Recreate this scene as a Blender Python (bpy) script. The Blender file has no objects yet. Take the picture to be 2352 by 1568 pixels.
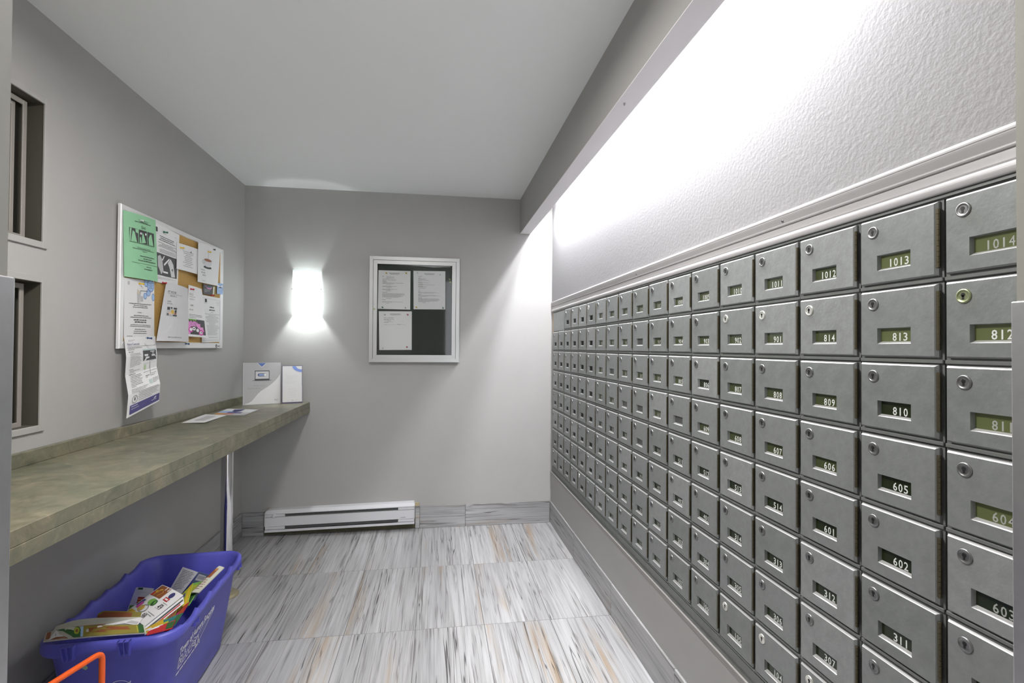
import bpy, bmesh, math, random
from mathutils import Matrix, Vector
random.seed(7)
sc = bpy.context.scene
col = sc.collection

# ------------------------------------------------------------------ room constants (metres)
H = 2.36                 # ceiling
D = 3.6078               # back wall plane (y)
XL = -1.2846             # left wall plane (x)
XM = 0.843               # right wall / mailbox front plane (x)
YF = 0.45                # room side of the front wall
HC = 1.2742              # camera height

# ------------------------------------------------------------------ camera
cam = bpy.data.cameras.new('camera')
cam.sensor_width = 36.0
cam.lens = 17.608
cam.clip_start = 0.02
co = bpy.data.objects.new('camera', cam)
col.objects.link(co)
r_ = Vector((0.9886552, -0.15005425, 0.00667967))
u_ = Vector((-0.00848562, -0.01139829, 0.99989903))
f_ = Vector((0.14996296, 0.98861206, 0.01254229))
m = Matrix.Identity(4)
for i in range(3):
    m[i][0], m[i][1], m[i][2] = r_[i], u_[i], -f_[i]
m[2][3] = HC
co.matrix_world = m
sc.camera = co

# ------------------------------------------------------------------ colour management, world, lights
sc.view_settings.view_transform = 'Standard'
sc.view_settings.look = 'None'
sc.view_settings.gamma = 1.0
sc.view_settings.use_curve_mapping = False
sc.view_settings.exposure = 0.25
sc.cycles.use_denoising = True
sc.cycles.max_bounces = 10
sc.cycles.diffuse_bounces = 6
sc.cycles.sample_clamp_indirect = 6.0
W = bpy.data.worlds.new('world')
sc.world = W
W.use_nodes = True
W.node_tree.nodes['Background'].inputs['Color'].default_value = (0.93, 0.95, 1.0, 1)
W.node_tree.nodes['Background'].inputs['Strength'].default_value = 4.2
TUBE_STRENGTH = 136.0
FILL_LAMP = 27.0
SCONCE_BULB = 6.0
SCONCE_DOWN = 8.0
SHADE_EMIT = 5.5


def lamp(name, kind, loc, energy, size=0.1, size_y=None, color=(1, 1, 1), rot=(0, 0, 0)):
    l = bpy.data.lights.new(name, kind)
    l.energy = energy
    l.color = color
    if kind == 'AREA':
        l.shape = 'RECTANGLE' if size_y else 'DISK'
        l.size = size
        if size_y:
            l.size_y = size_y
    else:
        l.shadow_soft_size = size
    o = bpy.data.objects.new(name, l)
    col.objects.link(o)
    o.location = loc
    o.rotation_euler = rot
    return o


# added fill light on the ceiling just inside the doorway, out of view
lamp('added_fill_source', 'AREA', (-0.30, 1.25, H - 0.085), FILL_LAMP, 0.30, None, (1.0, 0.97, 0.93))
# bulb inside the wall sconce
lamp('sconce_bulb_light', 'POINT', (-0.877, D - 0.048, 1.607), SCONCE_BULB, 0.022, None, (0.96, 1.0, 1.0))
sp = lamp('sconce_reflector_light', 'SPOT', (-0.877, D - 0.048, 1.612), SCONCE_DOWN, 0.022, None, (0.96, 1.0, 1.0))
sp.data.spot_size = math.radians(160)
sp.data.spot_blend = 0.6

# ------------------------------------------------------------------ materials
MATS = {}


def lin(c):
    return tuple(((x / 255) / 12.92 if x / 255 <= 0.04045 else ((x / 255 + 0.055) / 1.055) ** 2.4) for x in c)


def mat(name, color=(0.5, 0.5, 0.5), rough=0.6, metal=0.0, var=0.0, vscale=8.0, bump=0.0, bscale=120.0, emit=0.0,
        emit_color=None, spec=None, coat=0.0, stretch=(1, 1, 1)):
    if name in MATS:
        return MATS[name]
    M = bpy.data.materials.new(name)
    M.use_nodes = True
    nt = M.node_tree
    b = nt.nodes['Principled BSDF']
    b.inputs['Base Color'].default_value = (*color, 1)
    b.inputs['Roughness'].default_value = rough
    b.inputs['Metallic'].default_value = metal
    if spec is not None:
        b.inputs['Specular IOR Level'].default_value = spec
    if coat:
        b.inputs['Coat Weight'].default_value = coat
    if emit:
        b.inputs['Emission Color'].default_value = (*(emit_color or color), 1)
        b.inputs['Emission Strength'].default_value = emit
    if var or bump:
        tc = nt.nodes.new('ShaderNodeTexCoord')
        mp = nt.nodes.new('ShaderNodeMapping')
        mp.inputs['Scale'].default_value = stretch
        nt.links.new(tc.outputs['Object'], mp.inputs['Vector'])
    if var:
        n = nt.nodes.new('ShaderNodeTexNoise')
        n.inputs['Scale'].default_value = vscale
        n.inputs['Detail'].default_value = 6
        n.inputs['Roughness'].default_value = 0.65
        nt.links.new(mp.outputs['Vector'], n.inputs['Vector'])
        rp = nt.nodes.new('ShaderNodeValToRGB')
        rp.color_ramp.elements[0].position = 0.3
        rp.color_ramp.elements[1].position = 0.7
        rp.color_ramp.elements[0].color = (*[max(0, c * (1 - var)) for c in color], 1)
        rp.color_ramp.elements[1].color = (*[min(1, c * (1 + var)) for c in color], 1)
        nt.links.new(n.outputs['Fac'], rp.inputs['Fac'])
        nt.links.new(rp.outputs['Color'], b.inputs['Base Color'])
    if bump:
        n2 = nt.nodes.new('ShaderNodeTexNoise')
        n2.inputs['Scale'].default_value = bscale
        n2.inputs['Detail'].default_value = 4
        nt.links.new(mp.outputs['Vector'], n2.inputs['Vector'])
        bp = nt.nodes.new('ShaderNodeBump')
        bp.inputs['Strength'].default_value = bump
        bp.inputs['Distance'].default_value = 0.002
        nt.links.new(n2.outputs['Fac'], bp.inputs['Height'])
        nt.links.new(bp.outputs['Normal'], b.inputs['Normal'])
    MATS[name] = M
    return M


def grain_mat(name, axis, base=0.60, dark=0.30, seed=0.0):
    """pale wood-grain porcelain, grain running along local axis 0/1"""
    M = bpy.data.materials.new(name)
    M.use_nodes = True
    nt = M.node_tree
    L = nt.links
    b = nt.nodes['Principled BSDF']
    b.inputs['Roughness'].default_value = 0.42
    tc = nt.nodes.new('ShaderNodeTexCoord')
    oi = nt.nodes.new('ShaderNodeObjectInfo')
    mu = nt.nodes.new('ShaderNodeMath'); mu.operation = 'MULTIPLY'; mu.inputs[1].default_value = 37.0
    L.new(oi.outputs['Random'], mu.inputs[0])
    ad = nt.nodes.new('ShaderNodeVectorMath'); ad.operation = 'ADD'
    L.new(tc.outputs['Object'], ad.inputs[0])
    L.new(mu.outputs[0], ad.inputs[1])

    def noise(across, along, detail, dist):
        mp = nt.nodes.new('ShaderNodeMapping')
        s = [across, across, across]
        s[axis] = along
        mp.inputs['Scale'].default_value = s
        L.new(ad.outputs[0], mp.inputs['Vector'])
        n = nt.nodes.new('ShaderNodeTexNoise')
        n.inputs['Scale'].default_value = 1.0
        n.inputs['Detail'].default_value = detail
        n.inputs['Distortion'].default_value = dist
        L.new(mp.outputs[0], n.inputs['Vector'])
        return n.outputs['Fac']

    def ramp(src, stops):
        rp = nt.nodes.new('ShaderNodeValToRGB')
        e = rp.color_ramp.elements
        e[0].position, e[0].color = stops[0][0], (*stops[0][1], 1)
        e[1].position, e[1].color = stops[-1][0], (*stops[-1][1], 1)
        for p, c in stops[1:-1]:
            k = e.new(p); k.color = (*c, 1)
        L.new(src, rp.inputs['Fac'])
        return rp.outputs['Color']

    def mix(f, a, bb, mode='MIX'):
        x = nt.nodes.new('ShaderNodeMix'); x.data_type = 'RGBA'; x.blend_type = mode
        for src, i in ((f, 0), (a, 6), (bb, 7)):
            if isinstance(src, (int, float)):
                x.inputs[i].default_value = src
            elif isinstance(src, tuple):
                x.inputs[i].default_value = (*src, 1)
            else:
                L.new(src, x.inputs[i])
        return x.outputs[2]
    def ridge(across, along, detail, dist, width, dk):
        sb = nt.nodes.new('ShaderNodeMath'); sb.operation = 'SUBTRACT'; sb.inputs[1].default_value = 0.5
        ab = nt.nodes.new('ShaderNodeMath'); ab.operation = 'ABSOLUTE'
        L.new(noise(across, along, detail, dist), sb.inputs[0]); L.new(sb.outputs[0], ab.inputs[0])
        return ramp(ab.outputs[0], [(0.0, (dk, dk * .97, dk * .94)), (width * .45, (dk * 1.15, dk * 1.12, dk * 1.1)), (width, (1, 1, 1))])
    g = base
    c0 = ramp(noise(80, 2.6, 7, 0.5), [(0.25, (g * .55, g * .55, g * .545)), (0.40, (g * .86, g * .86, g * .86)), (0.58, (g * 1.05, g * 1.05, g * 1.06)), (0.78, (g * 1.2, g * 1.2, g * 1.22))])
    tan = ramp(noise(8, 0.7, 3, 0.3), [(0.585, (0, 0, 0)), (0.68, (.9, .9, .9))])
    tan2 = ramp(noise(60, 2.0, 4, 0.4), [(0.40, (0, 0, 0)), (0.60, (1, 1, 1))])
    tm = mix(1.0, tan, tan2, 'MULTIPLY')
    c1 = mix(tm, c0, (g * .86, g * .66, g * .46))
    big = ramp(noise(7, 0.8, 3, 0.2), [(0.3, (0.76, 0.76, 0.765)), (0.7, (1.08, 1.08, 1.08))])
    c2 = mix(1.0, c1, big, 'MULTIPLY')
    fine = ridge(46, 1.1, 3, 0.4, 0.030, 0.50)
    msk = ramp(noise(26, 1.6, 2, 0.2), [(0.44, (0, 0, 0)), (0.54, (1, 1, 1))])
    c2 = mix(msk, c2, mix(1.0, c2, fine, 'MULTIPLY'))
    strong = ridge(22, 0.40, 3, 0.30, 0.0068, dark * .6)
    msk2 = ramp(noise(11, 1.3, 2, 0.3), [(0.47, (0, 0, 0)), (0.55, (1, 1, 1))])
    cr = mix(msk2, (1.0, 1.0, 1.0), strong)
    c3 = mix(1.0, c2, cr, 'MULTIPLY')
    L.new(c3, b.inputs['Base Color'])
    bp = nt.nodes.new('ShaderNodeBump')
    bp.inputs['Strength'].default_value = 0.25
    bp.inputs['Distance'].default_value = 0.001
    L.new(cr, bp.inputs['Height'])
    L.new(bp.outputs['Normal'], b.inputs['Normal'])
    MATS[name] = M
    return M


TAUPE = (0.385, 0.38, 0.368)
m_taupe = mat('taupe_wall_paint', TAUPE, 0.62, var=0.03, vscale=3, bump=0.10, bscale=260)
m_upper = mat('stippled_taupe_paint', (0.285, 0.28, 0.284), 0.6, bump=0.45, bscale=105)
m_ceil = mat('ceiling_paint', (0.87, 0.88, 0.88), 0.7, bump=0.05, bscale=300)
m_beam = mat('taupe_beam_paint', TAUPE, 0.62, bump=0.08, bscale=260)
m_soff = mat('white_soffit_paint', (0.78, 0.76, 0.78), 0.6)
m_jamb = mat('beige_jamb_paint', (0.36, 0.35, 0.31), 0.55, bump=0.05)
m_hall = mat('dark_hall_paint', (0.10, 0.098, 0.092), 0.6)
m_grout = mat('grey_grout', (0.17, 0.165, 0.16), 0.9)
m_tile_y = grain_mat('floor_tile_porcelain', 1, base=0.43, dark=0.21)
m_tile_b = grain_mat('skirting_tile_grain_x', 0, base=0.40, dark=0.20)
m_tile_r = grain_mat('skirting_tile_grain_y', 1, base=0.40, dark=0.20)
m_trimw = mat('trim_paint', (0.50, 0.485, 0.49), 0.38, bump=0.12, bscale=90, stretch=(1, .1, 1))
m_box = mat('grey_hammered_enamel', (0.238, 0.25, 0.247), 0.46, 0.25, var=0.10, vscale=45, bump=0.10, bscale=160)
m_box2 = mat('grey_hammered_enamel_pale', (0.283, 0.295, 0.292), 0.46, 0.25, var=0.12, vscale=38, bump=0.12, bscale=150)
m_box3 = mat('grey_hammered_enamel_dull', (0.208, 0.22, 0.214), 0.5, 0.2, var=0.13, vscale=30, bump=0.12, bscale=150)
m_edge = mat('painted_highlight_edge', (0.62, 0.62, 0.62), 0.38, 0.35)  # pale tone paints the tube's highlight on door bevels and sills
m_frame = mat('mailbox_frame_enamel', (0.185, 0.195, 0.187), 0.5, 0.2, var=0.08, vscale=30)
m_dark = mat('painted_darkness', (0.012, 0.013, 0.012), 0.8)
m_lock = mat('dull_steel', (0.26, 0.26, 0.26), 0.36, 0.9)
m_lockb = mat('bright_nickel', (0.85, 0.84, 0.78), 0.28, 0.8)
m_lockg = mat('greenish_brass', (0.34, 0.38, 0.22), 0.35, 0.8)
m_slot = mat('keyway_black', (0.01, 0.01, 0.01), 0.5)
m_hinge = mat('aged_brass_hinge', (0.115, 0.098, 0.062), 0.42, 0.75)
m_plA = mat('backlit_olive_plate', (0.125, 0.145, 0.058), 0.25)  # three plate greens, lit to unlit, paint the glow from behind
m_plB = mat('half_lit_olive_plate', (0.060, 0.073, 0.030), 0.22)
m_plC = mat('unlit_olive_plate', (0.018, 0.026, 0.010), 0.2)
m_plG = mat('grey_plate', (0.085, 0.09, 0.085), 0.35)
m_num = mat('white_numeral', (0.80, 0.82, 0.80), 0.5)
m_numg = mat('grey_shaded_numeral', (0.40, 0.41, 0.38), 0.5)
m_alu = mat('brushed_aluminium', (0.47, 0.475, 0.47), 0.40, 0.5, bump=0.05, bscale=200, stretch=(1, 1, .05))
m_alu2 = mat('white_anodised_aluminium', (0.80, 0.80, 0.81), 0.40, 0.2)
m_steel = mat('brushed_stainless_steel', (0.55, 0.55, 0.56), 0.36, 0.85, var=0.06, vscale=30, bump=0.08, bscale=120, stretch=(.03, 1, 1))
m_chrome = mat('chrome', (0.72, 0.72, 0.73), 0.10, 1.0)
m_brass = mat('tan_flange', (0.34, 0.30, 0.20), 0.45, 0.3)
m_felt = mat('dark_green_letterboard', (0.035, 0.043, 0.036), 0.8, bump=0.5, bscale=220, stretch=(.02, .02, 1))
m_cork = mat('tan_cork', (0.46, 0.285, 0.085), 0.9, var=0.22, vscale=160, bump=0.3, bscale=220)
m_paper = mat('white_paper', (0.78, 0.78, 0.79), 0.75)
m_paperg = mat('greyish_paper', (0.62, 0.62, 0.64), 0.75)
m_green = mat('mint_green_paper', (0.30, 0.60, 0.36), 0.75)
m_ink = mat('black_ink', (0.05, 0.05, 0.052), 0.8)
m_inkg = mat('grey_ink', (0.28, 0.28, 0.29), 0.8)
m_inkl = mat('pale_grey_ink', (0.50, 0.50, 0.51), 0.8)
m_blue = mat('blue_ink', (0.10, 0.17, 0.42), 0.7)
m_lblue = mat('light_blue_ink', (0.36, 0.52, 0.78), 0.7)
m_navy = mat('navy_ink', (0.045, 0.045, 0.16), 0.7)
m_purple = mat('purple_ink', (0.085, 0.075, 0.22), 0.7)
m_pink = mat('pink_ink', (0.75, 0.30, 0.62), 0.7)
m_mag = mat('magenta_ink', (0.62, 0.09, 0.40), 0.7)
m_lgreen = mat('leaf_green_ink', (0.18, 0.42, 0.08), 0.7)
m_red = mat('red_ink', (0.46, 0.025, 0.03), 0.6)
m_yel = mat('yellow_ink', (0.62, 0.40, 0.03), 0.6)
m_lime = mat('lime_ink', (0.40, 0.44, 0.035), 0.6)
m_dkgr = mat('forest_green_ink', (0.03, 0.11, 0.03), 0.6)
m_brown = mat('brown_ink', (0.26, 0.08, 0.03), 0.55)
m_olive = mat('olive_ink', (0.25, 0.21, 0.035), 0.6)
m_teal = mat('teal_ink', (0.02, 0.17, 0.18), 0.6)
m_steelb = mat('slate_blue_ink', (0.14, 0.19, 0.33), 0.6)
m_news = mat('newsprint', (0.52, 0.52, 0.44), 0.8)
m_charc = mat('charcoal_ink', (0.07, 0.07, 0.075), 0.7)
m_bin = mat('blue_polypropylene', (0.095, 0.097, 0.48), 0.42, var=0.06, vscale=30, bump=0.06, bscale=250)
m_binw = mat('white_print', (0.86, 0.86, 0.90), 0.6)
m_orange = mat('orange_enamel', (0.80, 0.11, 0.012), 0.32)
m_sticker = mat('pale_green_label', (0.30, 0.44, 0.30), 0.5)
m_heat = mat('white_heater_enamel', (0.64, 0.64, 0.66), 0.4)
m_heatd = mat('heater_fin_grey', (0.075, 0.08, 0.075), 0.6)
m_sealant = mat('tan_sealant', (0.42, 0.35, 0.22), 0.9)
m_wood = mat('raw_wood', (0.52, 0.38, 0.24), 0.7, var=0.1, vscale=20)
m_acry = mat('clear_acrylic_edge', (0.55, 0.55, 0.60), 0.15)
m_acryp = mat('purple_tinted_acrylic', (0.16, 0.14, 0.22), 0.15)
m_shade = mat('frosted_glass_shade', (0.85, 0.92, 0.92), 0.4, emit=SHADE_EMIT, emit_color=(0.93, 1.0, 1.0))
m_tube = mat('fluorescent_tube', (1, 1, 1), 0.5, emit=TUBE_STRENGTH, emit_color=(0.965, 0.965, 1.0))
m_lampd = mat('fill_lamp_dome', (0.9, 0.9, 0.88), 0.4, emit=1.5, emit_color=(1.0, 0.97, 0.93))
m_winpaint = mat('window_taupe_paint', (0.27, 0.25, 0.23), 0.5)
m_railp = mat('lower_moulding_paint', (0.30, 0.285, 0.27), 0.5)
m_reveal = mat('shaded_reveal_brown', (0.085, 0.078, 0.062), 0.6)  # dark tone paints the shade inside the window recesses
m_pane = mat('dark_back_painted_pane', (0.045, 0.043, 0.034), 0.25)


def shade_mat():
    nt = m_shade.node_tree
    b = nt.nodes['Principled BSDF']
    tc = nt.nodes.new('ShaderNodeTexCoord')
    sx = nt.nodes.new('ShaderNodeSeparateXYZ')
    nt.links.new(tc.outputs['Object'], sx.inputs[0])
    mr = nt.nodes.new('ShaderNodeMapRange')
    mr.interpolation_type = 'SMOOTHSTEP'
    for i, v in ((1, .17), (2, .30), (3, SHADE_EMIT), (4, .62)):
        mr.inputs[i].default_value = v
    nt.links.new(sx.outputs['Z'], mr.inputs[0])
    nt.links.new(mr.outputs[0], b.inputs['Emission Strength'])
    b.inputs['Base Color'].default_value = (.55, .62, .62, 1)


shade_mat()


def glass_mat():
    M = bpy.data.materials.new('case_glass')
    M.use_nodes = True
    nt = M.node_tree
    for n in list(nt.nodes):
        nt.nodes.remove(n)
    out = nt.nodes.new('ShaderNodeOutputMaterial')
    tr = nt.nodes.new('ShaderNodeBsdfTransparent')
    tr.inputs[0].default_value = (0.985, 0.99, 0.985, 1)
    gl = nt.nodes.new('ShaderNodeBsdfGlossy')
    gl.inputs['Roughness'].default_value = 0.04
    fr = nt.nodes.new('ShaderNodeFresnel'); fr.inputs[0].default_value = 1.30
    mx = nt.nodes.new('ShaderNodeMixShader')
    nt.links.new(fr.outputs[0], mx.inputs[0])
    nt.links.new(tr.outputs[0], mx.inputs[1])
    nt.links.new(gl.outputs[0], mx.inputs[2])
    nt.links.new(mx.outputs[0], out.inputs[0])
    return M


m_glass = glass_mat()


def laminate():
    M = bpy.data.materials.new('olive_stone_laminate')
    M.use_nodes = True
    nt = M.node_tree
    b = nt.nodes['Principled BSDF']
    b.inputs['Roughness'].default_value = 0.38
    tc = nt.nodes.new('ShaderNodeTexCoord')

    def noise(s, d, ds):
        n = nt.nodes.new('ShaderNodeTexNoise')
        n.inputs['Scale'].default_value = s
        n.inputs['Detail'].default_value = d
        n.inputs['Distortion'].default_value = ds
        n.inputs['Roughness'].default_value = 0.7
        nt.links.new(tc.outputs['Object'], n.inputs['Vector'])
        return n.outputs['Fac']
    def ramp(src, st):
        rp = nt.nodes.new('ShaderNodeValToRGB')
        e = rp.color_ramp.elements
        e[0].position, e[0].color = st[0][0], (*st[0][1], 1)
        e[1].position, e[1].color = st[-1][0], (*st[-1][1], 1)
        for p, c in st[1:-1]:
            k = e.new(p); k.color = (*c, 1)
        nt.links.new(src, rp.inputs['Fac'])
        return rp.outputs['Color']
    a = ramp(noise(13, 8, 1.2), [(0.28, (0.085, 0.09, 0.058)), (0.45, (0.152, 0.147, 0.106)), (0.58, (0.192, 0.182, 0.134)), (0.75, (0.31, 0.28, 0.205))])
    c = ramp(noise(5, 4, 0.8), [(0.35, (0.78, 0.84, 0.80)), (0.65, (1.12, 1.06, 1.0))])
    x = nt.nodes.new('ShaderNodeMix'); x.data_type = 'RGBA'; x.blend_type = 'MULTIPLY'; x.inputs[0].default_value = 1
    nt.links.new(a, x.inputs[6]); nt.links.new(c, x.inputs[7])
    nt.links.new(x.outputs[2], b.inputs['Base Color'])
    return M


m_lam = laminate()


# ------------------------------------------------------------------ mesh builder
class MB:
    def __init__(s):
        s.v, s.f, s.m, s.sm = [], [], [], []

    def add(s, vs, fs, mi=0, smooth=False):
        n = len(s.v)
        s.v += [Vector(p) for p in vs]
        for f in fs:
            s.f.append([i + n for i in f]); s.m.append(mi); s.sm.append(smooth)

    def box(s, x0, x1, y0, y1, z0, z1, mi=0):
        s.add([(x0, y0, z0), (x1, y0, z0), (x1, y1, z0), (x0, y1, z0), (x0, y0, z1), (x1, y0, z1), (x1, y1, z1), (x0, y1, z1)],
              [(0, 3, 2, 1), (4, 5, 6, 7), (0, 1, 5, 4), (1, 2, 6, 5), (2, 3, 7, 6), (3, 0, 4, 7)], mi)

    def bbox(s, x0, x1, y0, y1, z0, z1, c=0.002, mi=0, seg=1):
        bm = bmesh.new()
        bmesh.ops.create_cube(bm, size=1)
        for v in bm.verts:
            v.co = Vector(((x0 + x1) / 2 + v.co.x * (x1 - x0), (y0 + y1) / 2 + v.co.y * (y1 - y0), (z0 + z1) / 2 + v.co.z * (z1 - z0)))
        bmesh.ops.bevel(bm, geom=bm.edges[:], offset=c, segments=seg, affect='EDGES', profile=0.5)
        s.frombm(bm, mi)

    def frombm(s, bm, mi=0, smooth=False):
        bm.verts.index_update()
        s.add([v.co.copy() for v in bm.verts], [[v.index for v in f.verts] for f in bm.faces], mi, smooth)
        bm.free()

    def tube(s, pts, r, n=10, mi=0, cap=True):
        pts = [Vector(p) for p in pts]
        rings = []
        up = None
        for i, p in enumerate(pts):
            t = (pts[min(i + 1, len(pts) - 1)] - pts[max(i - 1, 0)]).normalized()
            if up is None:
                up = Vector((0, 0, 1)) if abs(t.z) < 0.9 else Vector((1, 0, 0))
            a = t.cross(up).normalized(); b = a.cross(t).normalized(); up = b
            rr = r[i] if isinstance(r, (list, tuple)) else r
            rings.append([p + a * math.cos(2 * math.pi * k / n) * rr + b * math.sin(2 * math.pi * k / n) * rr for k in range(n)])
        vs = [q for rg in rings for q in rg]
        fs = []
        for i in range(len(rings) - 1):
            for k in range(n):
                fs.append((i * n + k, i * n + (k + 1) % n, (i + 1) * n + (k + 1) % n, (i + 1) * n + k))
        s.add(vs, fs, mi, True)
        if cap:
            s.add(rings[0], [tuple(reversed(range(n)))], mi)
            s.add(rings[-1], [tuple(range(n))], mi)

    def lathe(s, prof, origin, axis, n=16, mi=0, smooth=True):
        """prof: (radius, height along axis)"""
        o, a = Vector(origin), Vector(axis).normalized()
        t = a.orthogonal().normalized(); b = a.cross(t)
        vs, fs = [], []
        for r, h in prof:
            for k in range(n):
                an = 2 * math.pi * k / n
                vs.append(o + a * h + (t * math.cos(an) + b * math.sin(an)) * r)
        for i in range(len(prof) - 1):
            for k in range(n):
                fs.append((i * n + k, i * n + (k + 1) % n, (i + 1) * n + (k + 1) % n, (i + 1) * n + k))
        s.add(vs, fs, mi, smooth)
        s.add(vs[-n:], [tuple(range(n))], mi)
        s.add(vs[:n], [tuple(reversed(range(n)))], mi)

    def prism(s, prof, y0, y1, mi=0, smooth=False):
        """closed (x,z) profile extruded along y"""
        n = len(prof)
        s.add([(x, y0, z) for x, z in prof] + [(x, y1, z) for x, z in prof],
              [(i, (i + 1) % n, n + (i + 1) % n, n + i) for i in range(n)], mi, smooth)
        s.add([(x, y0, z) for x, z in prof], [tuple(reversed(range(n)))], mi)
        s.add([(x, y1, z) for x, z in prof], [tuple(range(n))], mi)

    def mesh(s, name, mats):
        me = bpy.data.meshes.new(name)
        me.from_pydata([tuple(v) for v in s.v], [], s.f)
        for mm in (mats if isinstance(mats, (list, tuple)) else [mats]):
            me.materials.append(mm)
        me.polygons.foreach_set('material_index', s.m)
        me.polygons.foreach_set('use_smooth', s.sm)
        me.update()
        bm = bmesh.new(); bm.from_mesh(me)
        bmesh.ops.recalc_face_normals(bm, faces=bm.faces[:])
        bm.to_mesh(me); bm.free()
        return me


ORG = {}


def tag(o, label=None, cat=None, group=None, kind=None):
    if label: o['label'] = label
    if cat: o['category'] = cat
    if group: o['group'] = group
    if kind: o['kind'] = kind
    return o


def thing(name, label, cat, loc, group=None):
    o = bpy.data.objects.new(name, None)
    o.empty_display_size = 0.05
    col.objects.link(o)
    o.location = loc
    ORG[o.name] = Vector(loc)
    return tag(o, label, cat, group)


def put(name, mb, mats, parent=None, label=None, cat=None, group=None, kind=None, recalc=True):
    """mb holds world coordinates; the object's origin becomes its base (top level) or its root's origin (child)"""
    if parent is None:
        xs = [v.x for v in mb.v]; ys = [v.y for v in mb.v]; zs = [v.z for v in mb.v]
        o0 = Vector(((min(xs) + max(xs)) / 2, (min(ys) + max(ys)) / 2, min(zs)))
    else:
        o0 = ORG[parent.name]
    for i in range(len(mb.v)):
        mb.v[i] = mb.v[i] - o0
    me = mb.mesh(name, mats)
    o = bpy.data.objects.new(name, me)
    col.objects.link(o)
    if parent is None:
        o.location = o0
    else:
        o.parent = parent
    ORG[o.name] = o0
    return tag(o, label, cat, group, kind)


# ------------------------------------------------------------------ text
TXT = {}


def text_geo(s, bold=0.0):
    """flat text, cap height 1, returns (verts2d, faces, width)"""
    key = (s, bold)
    if key in TXT:
        return TXT[key]
    cu = bpy.data.curves.new('t', 'FONT')
    cu.body = s
    cu.resolution_u = 2
    cu.offset = bold
    o = bpy.data.objects.new('t', cu)
    col.objects.link(o)
    dg = bpy.context.evaluated_depsgraph_get()
    me = bpy.data.meshes.new_from_object(o.evaluated_get(dg))
    vs = [(v.co.x, v.co.y) for v in me.vertices]
    fs = [list(p.vertices) for p in me.polygons]
    bpy.data.objects.remove(o)
    bpy.data.meshes.remove(me)
    bpy.data.curves.remove(cu)
    k = 1 / 0.72
    vs = [(x * k, y * k) for x, y in vs]
    x0 = min((x for x, y in vs), default=0); x1 = max((x for x, y in vs), default=0)
    vs = [(x - x0, y) for x, y in vs]
    TXT[key] = (vs, fs, x1 - x0)
    return TXT[key]


# ------------------------------------------------------------------ sheets of paper with print on them
class Sheet:
    """surface between a top and a bottom polyline (viewed from the front, left to right), with an optional bow"""
    def __init__(s, top, bot, bow=0.0, bowt=0.0):
        s.t = [Vector(p) for p in top]; s.b = [Vector(p) for p in bot]
        s.bow, s.bowt = bow, bowt
        n = (s.t[-1] - s.t[0]).cross(s.t[0] - s.b[0])
        s.n = n.normalized()

    @staticmethod
    def _l(P, x):
        x = min(max(x, 0.0), 1.0) * (len(P) - 1)
        i = min(int(x), len(P) - 2)
        return P[i].lerp(P[i + 1], x - i)

    def P(s, a, t, h=0.0):
        p = s._l(s.t, a).lerp(s._l(s.b, a), t)
        k = s.bow * math.sin(math.pi * a) + s.bowt * math.sin(math.pi * t)
        return p + s.n * (k + h)

    def grid(s, mb, a0, a1, t0, t1, h, nx=6, ny=6, mi=0):
        vs = [s.P(a0 + (a1 - a0) * i / nx, t0 + (t1 - t0) * j / ny, h) for j in range(ny + 1) for i in range(nx + 1)]
        fs = [(j * (nx + 1) + i, j * (nx + 1) + i + 1, (j + 1) * (nx + 1) + i + 1, (j + 1) * (nx + 1) + i) for j in range(ny) for i in range(nx)]
        mb.add(vs, fs, mi)
        return vs

    def body(s, mb, thick=0.0008, nx=8, ny=8, mi=0):
        s.grid(mb, 0, 1, 0, 1, 0, nx, ny, mi)
        s.grid(mb, 0, 1, 0, 1, -thick, nx, ny, mi)
        ring = [(i / nx, 0) for i in range(nx)] + [(1, j / ny) for j in range(ny)] + [(1 - i / nx, 1) for i in range(nx)] + [(0, 1 - j / ny) for j in range(ny)]
        for k in range(len(ring)):
            a, b = ring[k], ring[(k + 1) % len(ring)]
            mb.add([s.P(*a), s.P(*b), s.P(*b, -thick), s.P(*a, -thick)], [(0, 1, 2, 3)], mi)


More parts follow.
